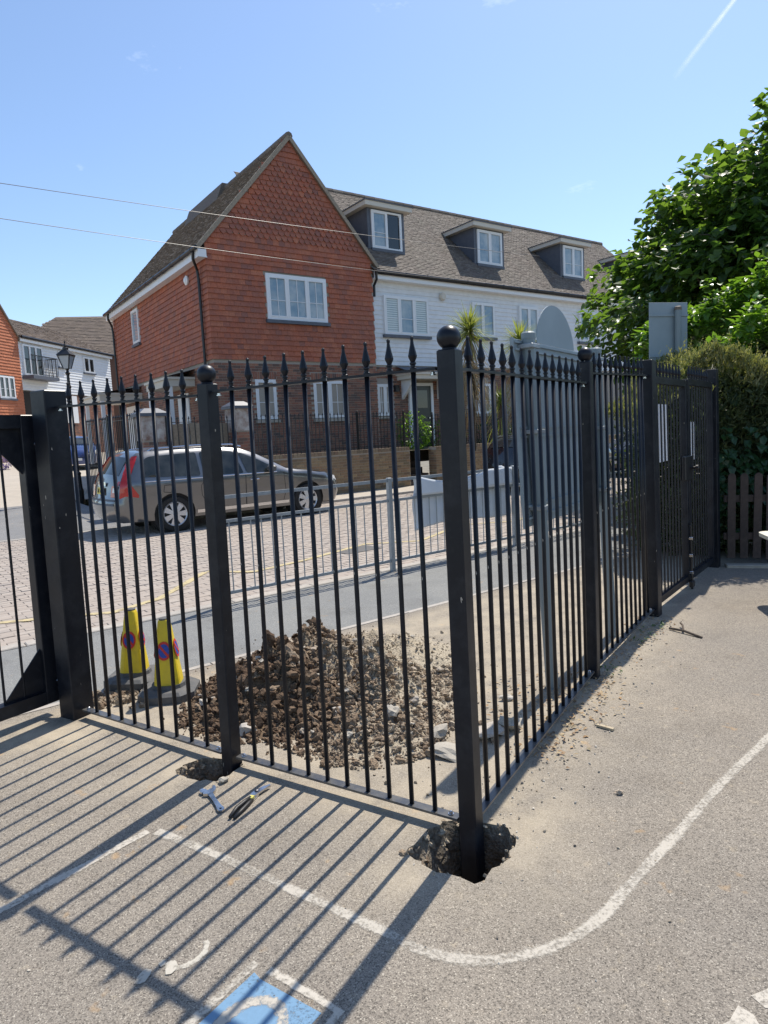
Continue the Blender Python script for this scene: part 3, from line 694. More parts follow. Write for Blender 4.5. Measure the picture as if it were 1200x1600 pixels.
for x in (6.62, 8.18):
    q = MB(T2); q.add([(x, 3.38, .01), (x, 3.38, .60), (x, 3.2, .5), (x, 2.95, .25), (x, 2.75, .01), (x + .1, 3.38, .01), (x + .1, 3.38, .60), (x + .1, 3.2, .5), (x + .1, 2.95, .25), (x + .1, 2.75, .01)], [(0, 1, 2, 3, 4), (9, 8, 7, 6, 5)] + [(i, i + 5, (i + 1) % 5 + 5, (i + 1) % 5) for i in range(5)]); obj('bracket', q, WHITE, c)
q = MB(T2); q.box(6.3, 3.0, .01, 6.44, 3.22, .16); obj('wall_lantern', q, BLACK2, H2)
q = MB(T2); q.lathe([(.02, 0), (.13, .02), (.14, .07), (.10, .12)], 14, (8.55, 6.28, .03)); obj('alarm_box', q, FASC, H2)
# roof with dormers
a = (0, -.2, ZE2); ln2 = math.hypot(yr + .2, (yr + .2) * sl2)
rf = MB(); zt2 = ZE2 + (yr + .2) * sl2
vs = [Vector(p) for p in ((X0 + .02, -.2, ZE2), (X1 + .1, -.2, ZE2), (X1 + .1, yr, zt2), (X0 - 2.7, yr, zt2), (X0 + .02, 8.2, ZE2), (X1 + .1, 8.2, ZE2))]
rf.add([p - Vector((0, 0, .03)) for p in vs], [(0, 1, 2, 3), (3, 2, 5, 4)]); rf.add([p - Vector((0, 0, .14)) for p in vs], [(3, 2, 1, 0), (4, 5, 2, 3)])
roof2 = obj('roof', rf, ROOFF, H2)
DW = [(6.15, 1.25), (10.96, 1.28), (15.82, 1.26), (20.6, 1.26)]
yd = .8
rt = MB(); vd = Vector((0, 1, sl2)).normalized(); nd = Vector((0, -sl2, 1)).normalized()
def keep_r(u, v):
    y = -.2 + v * vd.y
    if any(x - .14 < u < x + ww + .14 and yd < y < 2.3 for x, ww in DW): return False
    # stop at the junction with the gable roof
    z = ZE2 + v * vd.z; xg = Wd + ov - (z - zr0) / sl1
    return u > max(xg - .05, Wd / 2) and (y > .1 or u > X0)
tile_field(rt, cols((1, 0, 0), vd, nd, (0, -.2, ZE2)), Wd / 2, X1 + .1, -.03, ln2, .165, .10, .024, keep_r, jit=.005)
obj('roof_tiles', rt, ROOFT, roof2, kind='stuff')
for k in range(42):
    q = MB(); x = Wd / 2 + .6 + k * .47
    if x > X1: break
    q.tube([(x, yr, zt2 - .02), (x + .455, yr, zt2 - .015)], .11, 8); obj('ridge_tile', q, ROOFT, roof2)
f_ = MB(); f_.box(X0, -.14, ZE2 - .27, X1, -.115, ZE2 - .06); f_.box(X0, -.115, ZE2 - .27, X1, YF, ZE2 - .245); obj('fascia', f_, WHITE, H2)
gt = MB(); gt.tube([(X0 + .01, -.21, ZE2 - .05), (X1, -.21, ZE2 - .05)], .06, 8)
for k in range(18): gt.tube([(X0 + .3 + k * .9, -.21, ZE2 - .05), (X0 + .37 + k * .9, -.21, ZE2 - .05)], .068, 8)
obj('gutter', gt, GUTTER, H2)
q = MB(); q.tube([(X0 + .02, -.2, ZE2 - .08), (X0 + .06, -.17, ZE2 - .3), (X0 + .09, .04, ZE2 - .45), (X0 + .09, .05, ZE2 - .8)], .042, 8); obj('downpipe', q, GUTTER, H2)
for i, (x, ww) in enumerate(DW):
    zs, zt_ = 7.82, 9.12
    dz = MB(); yb_ = (zt_ - ZE2) / sl2 - .2
    a0, a1 = x - .14, x + ww + .14
    dz.add([(a0, yd, 7.55), (a1, yd, 7.55), (a1, yd, zt_), (a0, yd, zt_), (a0, yb_ + .1, zt_), (a1, yb_ + .1, zt_)], [(0, 1, 2, 3), (0, 3, 4), (1, 5, 2)])
    dm = obj('dormer', dz, LEAD, H2)
    q = MB(); q.box(a0 - .20, yd - .22, zt_, a1 + .20, yb_ + .45, zt_ + .15); obj('dormer_fascia', q, FASC, dm)
    q = MB(); q.box(a0 - .23, yd - .25, zt_ + .15, a1 + .23, yb_ + .6, zt_ + .18); obj('dormer_roof', q, LEAD, dm)
    Td = cols((1, 0, 0), (0, 0, 1), (0, -1, 0), (0, yd, 0))
    window_unit(H2, Td, x, zs, ww, 1.24, (1, 1), (0, 1) if i else (0, 1), GLASSC, openl=1 if i == 0 else None)

# ---------------------------------------------------------------- front garden wall, piers, railings, steps
def wall_thing(name, label, s0, s1, tt, ztop, bm_, z0=.0, th=.33, cap=None):
    p = st(s0, tt); o = thing(name, label, 'wall', p, ROADZ); L = s1 - s0
    c = MB(); c.box(0, 0, z0, L, th, ztop); obj('wall_core', c, MORTAR, o)
    b = MB(); brick_field(b, cols((1, 0, 0), (0, 0, 1), (0, -1, 0)), 0, L, z0 + .02, ztop - .09)
    brick_field(b, cols((0, -1, 0), (0, 0, 1), (-1, 0, 0)), -th, 0, z0 + .02, ztop - .09); brick_field(b, cols((0, 1, 0), (0, 0, 1), (1, 0, 0), (L, 0, 0)), 0, th, z0 + .02, ztop - .09)
    obj('brickwork', b, bm_, o, kind='stuff')
    n = int(L / .105); cm = MB(); cm.box(-.05, -.012, -.08, .046, th + .012, .015); me = mesh('coping_brick', cm, mat('coping_' + name, (.22, .17, .11), rough=.85, obj_ramp=[(.16, .12, .08), (.27, .21, .14), (.2, .13, .09)], fine=(60, .2)))
    for k in range(n): obj('coping_brick', me, None, o, loc=((k + .5) * L / n, 0, ztop))
    return o
wall_thing('garden_wall', 'low yellow brick garden wall with black railings on top, behind the silver estate car', 7.62, 12.7, 14.9, 1.18, BRICKY)
wall_thing('garden_wall', 'low yellow brick garden wall to the right of the entrance steps, behind the white tarpaulin', 13.75, 30, 14.9, 1.14, BRICKY)
wall_thing('garden_wall', 'short brick garden wall carrying the wooden fence, between the two capped piers', 5.5, 7.16, 14.95, .95, BRICK)
stp = thing('entrance_steps', 'dark brick entrance steps in the gap of the garden wall', 'steps', st(12.72, 14.95), ROADZ)
for k in range(6):
    q = MB(); q.bbox(0, .28 * k, 0, 1.0, .28 * (k + 1), .18 * (k + 1), .01); obj('step', q, mat('step_brick', (.07, .055, .045), rough=.8, noisy=((.11, .08, .06), 12, .7)) if k == 0 else bpy.data.materials['step_brick'], stp)
RENDER = mat('peeling_render', (.52, .48, .44), rough=.9, noisy=((.22, .12, .085), 5, .95), bump=(20, .4, .01))
for s0, sz, zt_, lb in ((7.18, .44, 2.44, 'brick gate pier with peeling white render at the corner of the gable house garden'), (5.0, .50, 2.30, 'wider brick pier with peeling render and grey cap, left of the wooden fence')):
    p = thing('brick_pier', lb, 'pier', st(s0, 14.86), ROADZ)
    c = MB(); c.box(.01, .01, 0, sz - .01, sz - .01, zt_); obj('pier_core', c, MORTAR, p)
    b = MB()
    for T in (cols((1, 0, 0), (0, 0, 1), (0, -1, 0), (0, .01, 0)), cols((0, -1, 0), (0, 0, 1), (-1, 0, 0), (.01, 0, 0)), cols((0, 1, 0), (0, 0, 1), (1, 0, 0), (sz - .01, 0, 0))):
        a, e = ((-sz, 0) if T[1][0] < 0 else (0, sz)); brick_field(b, T, a, e, .02, zt_ - .62)
    obj('brickwork', b, BRICK, p, kind='stuff')
    q = MB(); q.box(-.012, -.012, zt_ - .60, sz + .012, sz + .012, zt_ - .02); obj('render_band', q, RENDER, p)
    q = MB(); q.add([(-.07, -.07, zt_), (sz + .07, -.07, zt_), (sz + .07, sz + .07, zt_), (-.07, sz + .07, zt_), (.1, .1, zt_ + .11), (sz - .1, .1, zt_ + .11), (sz - .1, sz - .1, zt_ + .11), (.1, sz - .1, zt_ + .11), (-.07, -.07, zt_ - .07), (sz + .07, -.07, zt_ - .07), (sz + .07, sz + .07, zt_ - .07), (-.07, sz + .07, zt_ - .07)], [(4, 5, 6, 7), (0, 1, 5, 4), (1, 2, 6, 5), (2, 3, 7, 6), (3, 0, 4, 7), (8, 9, 1, 0), (9, 10, 2, 1), (10, 11, 3, 2), (11, 8, 0, 3), (11, 10, 9, 8)]); obj('pier_cap', q, LEAD, p)
def iron_railing(label, loc, rz, L, z0, z1, sp=.12, spear=True, group=None):
    o = thing('iron_railing', label, 'railing', loc, rz)
    q = MB(); q.beam((0, 0, z1 - .14), (L, 0, z1 - .14), .035, .012); q.beam((0, 0, z0 + .07), (L, 0, z0 + .07), .035, .012); obj('rail', q, BLACK2, o)
    b = MB(); b.tube([(0, 0, z0), (0, 0, z1 - .07)], .011, 6); b.lathe([(.006, z1 - .08), (.022, z1 - .06), (.002, z1)], 6); me = mesh('railing_bar', b, BLACK2)
    n = int(L / sp)
    for k in range(1, n): obj('railing_bar', me, None, o, loc=(k * L / n, 0, 0))
    pb_ = MB(); pb_.box(-.02, -.02, z0, .02, .02, z1 - .02); pb_.lathe([(.01, z1 - .02), (.03, z1 + .02), (.003, z1 + .05)], 8); me = mesh('railing_post', pb_, BLACK2)
    for k in range(int(L / 1.6) + 1): obj('railing_post', me, None, o, loc=(min(L, k * L / max(1, int(L / 1.6))), 0, 0))
    return o
iron_railing('black spear-topped railings on the garden wall in front of the brick ground floor', st(7.66, 15.07), ROADZ, 5.0, 1.19, 2.24)
iron_railing('black spear-topped railings on the garden wall right of the steps, behind the palms', st(13.8, 15.07), ROADZ, 9.0, 1.15, 2.15)
iron_railing('thin black railings standing in front of the weathered wooden fence', st(5.52, 14.86), ROADZ, 1.62, .1, 2.22, .13)
iron_railing('tall dark railings running back along the side road from the wide pier', st(5.0, 15.3), ROADZ + rad(93), 3.6, .3, 2.35, .11)
wf = thing('wooden_fence', 'weathered close boarded wooden fence between the two brick piers', 'fence', st(5.52, 15.14), ROADZ)
bm0 = MB(); bm0.box(0, 0, .96, .128, .02, 2.06); me = mesh('fence_board', bm0, WOODG)
for k in range(12): obj('fence_board', me, None, wf, loc=(k * .136, uni(0, .012), uni(-.015, .015)))
q = MB(); q.box(0, .035, 1.2, 1.62, .07, 1.28); q.box(0, .035, 1.8, 1.62, .07, 1.88); obj('fence_rail', q, WOODG, wf)
wall_thing('garden_wall', 'tall red brick wall beside the blue car at the side road', 1.15, 1.75, 21.1, 2.45, BRICK)

# ---------------------------------------------------------------- buildings at the far left
P_L = Vector((-20.0, 38.0, 0)); H3 = thing('weatherboarded_house', 'sunlit white weatherboarded house with balcony and low brown roof beyond the street lamp', 'house', P_L, rad(82))
TR = cols((1, 0, 0), (0, 0, 1), (0, -1, 0)); Z3, E3 = 1.0, 8.05
q = MB(); q.box(-1, .02, Z3, 9.6, 8, E3); obj('wall', q, MORTAR, H3)
k = 0; z = 5.1
while z < E3 - .1:
    q = MB(TR); q.add([(.02, z, .045), (9.6, z, .045), (9.6, z + .19, .012), (.02, z + .19, .012), (.02, z, 0), (9.6, z, 0)], [(0, 1, 2, 3), (0, 4, 5, 1), (0, 3, 4), (1, 5, 2)]); obj('weatherboard', q, BOARD, H3); z += .17
q = MB(TR); q.box(.05, Z3, -1.5, 2.7, 5.05, .01); obj('carport_shade_block', q, mat('carport_shade_paint', (.03, .025, .02), rough=.9), H3)  # solid dark box, its colour stands for the shade inside the carport
b = MB(); brick_field(b, TR, 2.75, 9.6, Z3, 5.08, L=.225, H=.075); obj('brickwork', b, BRICK, H3, kind='stuff')
q = MB(TR); q.box(3.5, 3.3, 0, 5.2, 5.0, .05); obj('garage_door', q, WHITE, H3)
fw_ = window_unit(H3, TR, .35, 5.95, 1.75, 1.72, (1, 1, 1), (0, 0), GLASSD, sill=False, proud=.11)
window_unit(H3, TR, 3.65, 6.72, .62, .95, (1, 1), (0, 0), GLASSC, proud=.11); window_unit(H3, TR, 6.3, 6.6, 1.2, 1.0, (1, 1), (0, 0), GLASSD, proud=.11)
bl = obj('balcony', (lambda m: (m.box(.15, 5.7, .05, 2.5, 5.9, .75), m)[1])(MB(TR)), LEAD, H3)
m_ = MB(TR); m_.beam((.15, 7.0, .72), (2.5, 7.0, .72), .05, .05); m_.beam((2.5, 7.0, .72), (2.5, 7.0, .05), .05, .05)
for k in range(20): m_.beam((.15 + k * .1237, 5.9, .72), (.15 + k * .1237, 7.0, .72), .02, .02, (0, 0, 1))
for k in range(1, 6): m_.beam((2.5, 5.9, .72 - k * .12), (2.5, 7.0, .72 - k * .12), .02, .02, (0, 0, 1))
obj('balcony_rail', m_, BLACK2, bl)
def pitched(par, x0, x1, y0, y1, ze, zr, m, rname='roof'):
    ym = (y0 + y1) / 2; q = MB(); vs = [(x0, y0, ze), (x1, y0, ze), (x1, ym, zr), (x0, ym, zr), (x0, y1, ze), (x1, y1, ze)]
    q.add(vs, [(0, 1, 2, 3), (3, 2, 5, 4), (0, 3, 4), (1, 5, 2)]); q.add([(a, b_, c - .12) for a, b_, c in vs], [(3, 2, 1, 0), (4, 5, 2, 3)]); r = obj(rname, q, m, par)
    t_ = MB(); L = math.hypot(ym - y0, zr - ze); vd = Vector((0, ym - y0, zr - ze)).normalized(); nd = Vector((0, -(zr - ze), ym - y0)).normalized()
    tile_field(t_, cols((1, 0, 0), vd, nd, (0, y0, ze)), x0, x1, 0, L, .35, .2, .03, lambda u, v: True, jit=.006); obj('roof_tiles', t_, ROOFF, r, kind='stuff')
    return r
pitched(H3, .0, 9.7, -.3, 8.2, 8.05, 10.05, ROOFF)
q = MB(TR); q.box(.05, 7.78, .20, 9.6, 8.0, .24); obj('fascia', q, WHITE, H3)
q = MB(TR); q.tube([(.05, 8.02, .32), (9.7, 8.02, .32)], .07, 8); obj('gutter', q, GUTTER, H3)
H4 = thing('tile_hung_house', 'sunlit orange tile-hung gable end at the far left edge', 'house', P_L, rad(82))
hw = 2.75; TO = cols((1, 0, 0), (0, 0, 1), (0, -1, 0), (0, -.08, 0)); ap = 8.05 + hw * 1.2
q = MB(); q.add([(-2 * hw, -.06, Z3), (0, -.06, Z3), (0, -.06, 8.05), (-hw, -.06, ap), (-2 * hw, -.06, 8.05), (-2 * hw, 6, Z3), (0, 6, Z3), (0, 6, 8.05), (-hw, 6, ap), (-2 * hw, 6, 8.05)], [(0, 1, 2, 3, 4), (1, 6, 7, 2), (0, 4, 9, 5)]); obj('wall', q, MORTAR, H4)
t_ = MB(); OW = (-1.9, 4.55, 1.25, 1.2)
tile_field(t_, TO, -2 * hw, 0, 3.65, ap, .24, .165, .045, lambda u, v: (v < 8.0 or v - 8.05 < 1.2 * min(-u, u + 2 * hw)) and not (OW[0] < u < OW[0] + OW[2] and OW[1] - .1 < v < OW[1] + OW[3]))
obj('hanging_tiles', t_, TILEO, H4, kind='stuff')
window_unit(H4, TO, *OW, (1, 1, 1), (0, 1), GLASSD)
b = MB(); brick_field(b, cols((1, 0, 0), (0, 0, 1), (0, -1, 0), (0, -.06, 0)), -2 * hw, 0, Z3, 3.6); obj('brickwork', b, BRICKY, H4, kind='stuff')
q = MB(); 
for sg in (1, -1):
    xe = 0.15 if sg > 0 else -2 * hw - .15
    q.add([(xe, -.2, 7.9), (-hw, -.2, ap + .05), (-hw, 6, ap + .05), (xe, 6, 7.9), (xe, -.2, 7.78), (-hw, -.2, ap - .07), (-hw, 6, ap - .07), (xe, 6, 7.78)], [(0, 1, 2, 3), (7, 6, 5, 4), (0, 4, 5, 1), (3, 2, 6, 7), (0, 3, 7, 4)])
obj('roof', q, ROOFT, H4)
H5 = thing('hip_roofed_house', 'distant house with a brown hipped roof behind the white weatherboarded house', 'house', (-23.5, 55, 0), rad(10))
q = MB(); q.box(-5.2, -4, 1, 16, 6, 8.6); obj('wall', q, BRICK, H5)
q = MB(); q.add([(-5.6, -4.4, 8.5), (16, -4.4, 8.5), (16, 6.4, 8.5), (-5.6, 6.4, 8.5), (-2.2, 1, 12.4), (12, 1, 12.4)], [(0, 1, 5, 4), (1, 2, 5), (2, 3, 4, 5), (3, 0, 4)]); r5 = obj('roof', q, ROOFF, H5)
t_ = MB(); vd = Vector((0, 5.4, 3.9)).normalized(); nd = Vector((0, -3.9, 5.4)).normalized()
tile_field(t_, cols((1, 0, 0), vd, nd, (0, -4.4, 8.5)), -5.6, 16, 0, 6.6, .4, .25, .035, lambda u, v: u > -5.6 + v * .52, jit=.008); obj('roof_tiles', t_, ROOFF, r5, kind='stuff')

# ---------------------------------------------------------------- black railing fence round the playground corner
def spear(mb):
    mb.lathe([(.0098, 0), (.0135, .003), (.0135, .009), (.0092, .012), (.0092, .020), (.0125, .023), (.0125, .028), (.0088, .032), (.0158, .047), (.0172, .053), (.0138, .068), (.0072, .096), (.0056, .110), (.0070, .115), (.0070, .121), (.003, .126)], 10)
fence = thing('railing_fence', 'tall black spear-topped metal railing fence turning the corner of the playground', 'fence', tuple(C0))
LEAN = {'C': (-.019, .0), 'M': (.022, .0), 'GL': (.022, .0), 'P2': (-.022, 0), 'P3': (-.045, 0), 'G2': (-.038, 0)}
FANG = math.atan2((P2 - C0).y, (P2 - C0).x)
def leaned(lv, ang, h=1.87):
    m = Matrix.Rotation(ang, 4, 'Z'); sh = Matrix.Identity(4); sh[0][2] = lv[0] / h; sh[1][2] = lv[1] / h
    return sh @ m
def post(P, lv, sz, z0, z1, ball, ang=FANG):
    T = Matrix.Translation(P - C0) @ leaned(lv, ang)
    q = MB(T); q.bbox(-sz / 2, -sz / 2, z0, sz / 2, sz / 2, z1, .005); o = obj('post', q, BLACK, fence)
    if ball:
        q = MB(T); n = 14; q.lathe([(.026, z1 - .002), (.026, z1 + .006)] + [(.043 * math.sin(math.pi * (k + 2.2) / (n + 2.2)) + .0005, z1 + .042 - .043 * math.cos(math.pi * (k + 2.2) / (n + 2.2))) for k in range(n + 1)], 18); obj('ball_finial', q, BLACK, o, smooth=True)
    return o
pc = post(C0, LEAN['C'], .072, -.295, 1.845, True); pm_ = post(M0, LEAN['M'], .070, -.335, 1.825, True)
pg = post(GL, LEAN['GL'], .134, -.05, 1.89, False); p2 = post(P2, LEAN['P2'], .072, -.02, 1.925, True)
p3 = post(P3, LEAN['P3'], .105, -.02, 2.035, False, math.atan2((G2 - P3).y, (G2 - P3).x)); p4 = post(G2, LEAN['G2'], .105, -.02, 2.065, False, math.atan2((G2 - P3).y, (G2 - P3).x))
barb = {}
def bar_mesh(h):
    k = round(h, 3)
    if k not in barb:
        q = MB(); q.tube([(0, 0, 0), (0, 0, k)], .0100, 10); barb[k] = mesh('bar', q, BLACK, True)
    return barb[k]
q = MB(); spear(q); SPM = mesh('spear_finial', q, BLACK)
def panel(A, B, lA, lB, zb, ztA, ztB, n, hA, hB):
    d = (B - A).normalized(); a, b = A + d * hA, B - d * hB; la, lb = Vector((*lA, 0)), Vector((*lB, 0))
    Lx = lambda k: la.lerp(lb, k)
    ra, rb = a - C0 + la * (ztA / 1.87), b - C0 + lb * (ztB / 1.87)
    q = MB(); q.beam((*ra.xy, ztA), (*rb.xy, ztB), .040, .010); r = obj('top_rail', q, BLACK, fence)
    q = MB(); q.beam((*(a - C0 + la * zb / 1.87).xy, zb), (*(b - C0 + lb * zb / 1.87).xy, zb), .042, .010); r2 = obj('bottom_rail', q, DUSTY_SKY, fence)
    for rr, pts_ in ((r2, ((a + d * .035, zb + .005), (b - d * .035, zb + .005))), (r, ((a + d * .02, ztA - .022), (b - d * .02, ztB - .022)))):
        for p, z in pts_:
            o_ = p - C0 + (la if (p - a).length < .1 else lb) * z / 1.87
            q = MB(); q.lathe([(.012, 0), (.012, .004), (.0075, .004), (.0075, .012), (.003, .015)], 8, (o_.x, o_.y, z)); obj('bolt', q, STEEL, rr)
    for i in range(n):
        k = (i + 1) / (n + 1); p0 = a.lerp(b, k) - C0; zt = ztA + (ztB - ztA) * k; top = Vector((uni(-.003, .003), uni(-.003, .003), 0)) + p0 + Lx(k) * zt / 1.87
        h = zt - zb; o = obj('bar', bar_mesh(h), None, fence)
        dv = Vector((top.x - p0.x, top.y - p0.y, h)).normalized()
        o.matrix_local = Matrix.Translation((p0.x, p0.y, zb)) @ Vector((0, 0, 1)).rotation_difference(dv).to_matrix().to_4x4()
        f = obj('spear_finial', SPM, None, o, loc=(0, 0, h + .003)); f.rotation_euler = (0, 0, uni(0, 6))
panel(C0, M0, LEAN['C'], LEAN['M'], .05, 1.782, 1.787, 10, .05, .05)
panel(M0, GL, LEAN['M'], LEAN['GL'], .05, 1.775, 1.795, 9, .05, .085)
panel(C0, P2, LEAN['C'], LEAN['P2'], .05, 1.778, 1.80, 14, .045, .045)
panel(P2, P3, LEAN['P2'], LEAN['P3'], .06, 1.86, 1.915, 11, .05, .06)
# hinge brackets of the left gate on its post
def gate(name, label, A, B, lA, z0, z1, nb, stile=.06, group=None, spears=True, mid=False):
    d = (B - A); L = d.length; ang = math.atan2(d.y, d.x)
    o = thing(name, label, 'gate', tuple(A), ang, group)
    T = Matrix.Identity(4); T[0][2] = (lA[0] * math.cos(ang) + lA[1] * math.sin(ang)) / 1.87; T[1][2] = (-lA[0] * math.sin(ang) + lA[1] * math.cos(ang)) / 1.87
    for x in (0, L - stile):
        q = MB(T); q.bbox(x, -stile / 2, z0, x + stile, stile / 2, z1, .004); obj('stile', q, BLACK, o)
    for nm, z in (('bottom_rail', z0), ('top_rail', z1 - stile)):
        q = MB(T); q.box(stile - .002, -stile / 2 + .002, z, L - stile + .002, stile / 2 - .002, z + stile); obj(nm, q, BLACK, o)
    for i in range(nb):
        x = stile + (L - 2 * stile) * (i + 1) / (nb + 1)
        q = MB(T); q.tube([(x, 0, z0 + stile), (x, 0, z1 - stile)], .0075, 8); br = obj('bar', q, BLACK, o)
        if spears:
            q = MB(T @ Matrix.Translation((x, 0, z1))); spear(q); obj('spear_finial', q, BLACK, br)
    return o, T, L
gA = Vector((-2.02, 3.86, 0)); gB = gA + Vector((-.57, -.82, 0)) * 1.25
g1, T1, L1 = gate('metal_gate', 'black metal gate standing open at the left edge beside the thick post', gA, gB, LEAN['GL'], .075, 1.765, 9, .075, spears=False)
for zz, sg in ((.15, 1), (1.69, -1)):
    q = MB(T1); q.add([(.075, -.004, zz), (.30, -.004, zz), (.075, -.004, zz + sg * .26), (.075, .004, zz), (.30, .004, zz), (.075, .004, zz + sg * .26)], [(0, 1, 2), (5, 4, 3), (0, 3, 4, 1), (1, 4, 5, 2), (2, 5, 3, 0)]); gp = obj('gusset_plate', q, BLACK, g1)
    q = MB(T1 @ cols((1, 0, 0), (0, 0, 1), (0, -1, 0), (.13, -.004, zz + sg * .09))); q.lathe([(.017, 0), (.017, .009), (.009, .009), (.009, .018)], 8); obj('bolt', q, STEEL, gp)
for zz in (.20, 1.60):
    a_ = gA + Vector((.022 * zz / 1.87 - .01, .02, 0)); b_ = GL + Vector((.022 * zz / 1.87 - .06, .03, 0))
    q = MB(); q.tube([a_ - C0 + Vector((-.02, 0, zz)), b_ - C0 + Vector((0, 0, zz))], .011, 8); hb = obj('hinge_bolt', q, STEEL, fence)
    q = MB(); m_ = (a_ + b_) / 2 - C0; q.tube([m_ + Vector((-.018, 0, zz)), m_ + Vector((.018, .0, zz))], .021, 6); obj('nut', q, STEEL, hb)
    q = MB(); q.beam(b_ - C0 + Vector((-.045, .0, zz - .03)), b_ - C0 + Vector((.03, 0, zz - .03)), .05, .012); obj('hinge_bracket', q, BLACK, fence)
gd = (G2 - P3).normalized(); la3, la4 = LEAN['P3'], LEAN['G2']
pm0 = P3 + gd * .085; pmid = P3.lerp(G2, .5)
gR1, TR1, LR1 = gate('gate_leaf', 'nearer leaf of the closed black double gate, holding the wider notice', pm0, pmid - gd * .006, la3, .07, 1.915, 8, .055, 'leaves of the closed double gate')
gR2, TR2, LR2 = gate('gate_leaf', 'farther leaf of the closed black double gate, beside the hedge and the narrower notice', pmid + gd * .006, G2 - gd * .085, la4, .07, 1.93, 8, .055, 'leaves of the closed double gate')
q = MB(TR1); q.bbox(LR1 - .22, -.06, 1.02, LR1 + .01, -.028, 1.24, .008); lb_ = obj('lock_box', q, BLACK2, gR1)
q = MB(TR1 @ cols((1, 0, 0), (0, 0, 1), (0, -1, 0), (LR1 - .05, -.06, 1.13))); q.lathe([(.02, 0), (.02, .01), (.012, .012), (.012, .04), (.026, .045), (.026, .065), (.01, .07)], 10); obj('lock_knob', q, BLACK2, lb_)
q = MB(TR1); q.tube([(LR1 - .03, -.045, -.0), (LR1 - .03, -.045, .62)], .011, 8); q.tube([(LR1 - .03, -.045, .60), (LR1 - .10, -.06, .60)], .009, 8); db = obj('drop_bolt', q, BLACK2, gR1)
for z in (.14, .30, .46):
    q = MB(TR1); q.bbox(LR1 - .05, -.062, z, LR1 - .01, -.027, z + .03, .004); obj('bolt_keeper', q, STEEL, db)
q = MB(TR1); q.bbox(LR1 - .075, -.065, .02, LR1 - .0, -.028, .08, .006); obj('bolt_shoe', q, BLACK2, db)
for (T, a, b, z0, z1, A, ang, lb) in ((TR1,   .10, .50, 1.22, 1.70, pm0, None, 'wider white paper notice behind the bars of the nearer gate leaf'), (TR2, .04, .46, 1.18, 1.54, pmid, None, 'narrower white paper notice behind the bars of the farther gate leaf')):
    q = MB(Matrix.Translation(A) @ Matrix.Rotation(math.atan2(gd.y, gd.x), 4, 'Z') @ T); n = 6
    for k in range(n): q.box(a + (b - a) * k / n, .018 + .004 * math.sin(k * 1.9), z0, a + (b - a) * (k + 1) / n, .020 + .004 * math.sin(k * 1.9), z1)
    tag(obj('paper_notice', q, PAPER), lb, 'notice')

# ---------------------------------------------------------------- galvanised guard rail with the tarpaulin
gr = thing('guard_rail', 'galvanised steel pedestrian guard rail along the kerb of the footpath', 'guard rail', st(2.58, 5.90), ROADZ)
npan = 7; LP = 2.12
pq = MB(); pq.bbox(-.026, -.026, -.05, .026, .026, 1.075, .004); pme = mesh('post', pq, GALV)
bq = MB(); bq.tube([(0, 0, .135), (0, 0, .80)], .0065, 6); bme = mesh('infill_bar', bq, GALV)
for i in range(npan + 1): obj('post', pme, None, gr, loc=(i * LP, 0, 0))
for i in range(npan):
    x0 = i * LP + .026; x1 = (i + 1) * LP - .026
    for z, w_ in ((1.045, .034), (.815, .03), (.12, .03)):
        q = MB(); q.beam((x0, 0, z), (x1, 0, z), .024, w_); obj('rail', q, GALV, gr)
    for k in range(17): obj('infill_bar', bme, None, gr, loc=(x0 + (x1 - x0) * (k + 1) / 18, 0, 0))
# white tarpaulin draped over the rail
q = MB(); nx, nz_ = 34, 22; L_ = 1.70; vs = []
for j in range(nz_ + 1):
    for i in range(nx + 1):
        u = i / nx; v = j / nz_
        s_ = 5.08 + L_ * u + .02 * math.sin(9 * v); z = 1.062 - (.60 + .05 * (1 - u) - .04 * math.sin(u * 5)) * v
        fo = .018 * math.sin(u * 23 + v * 2) * v + .03 * noise.noise(Vector((u * 4, v * 3, 1)))
        sag = -.09 * math.sin(math.pi * min(1, u * 1.35)) * math.exp(-v * 9) if u < .74 else -.03 * math.sin((u - .74) * 30) * math.exp(-v * 9)
        p = st(s_, 5.90 + .026 + abs(fo) * .9 + .004, max(.3, z + sag)); vs.append(p)
q.add(vs, [(j * (nx + 1) + i, j * (nx + 1) + i + 1, (j + 1) * (nx + 1) + i + 1, (j + 1) * (nx + 1) + i) for j in range(nz_) for i in range(nx)])
b0 = len(q.v); flap = []
for j in range(7):
    for i in range(nx + 1):
        u = i / nx; v = j / 6; p = st(5.10 + (L_ - .04) * u, 5.90 - .026 - .012 * math.sin(u * 19) - .01 * v, 1.064 - .23 * v - .10 * math.sin(math.pi * min(1, u * 1.35)) * (1 - v) * (u < .74)); flap.append(p)
q.add(flap, [(j * (nx + 1) + i, j * (nx + 1) + i + 1, (j + 1) * (nx + 1) + i + 1, (j + 1) * (nx + 1) + i) for j in range(6) for i in range(nx)])
tp = tag(obj('tarpaulin', q, TARP, smooth=True), 'creased white tarpaulin sheet hung over the galvanised guard rail', 'tarpaulin')
sm = tp.modifiers.new('thick', 'SOLIDIFY'); sm.thickness = .003

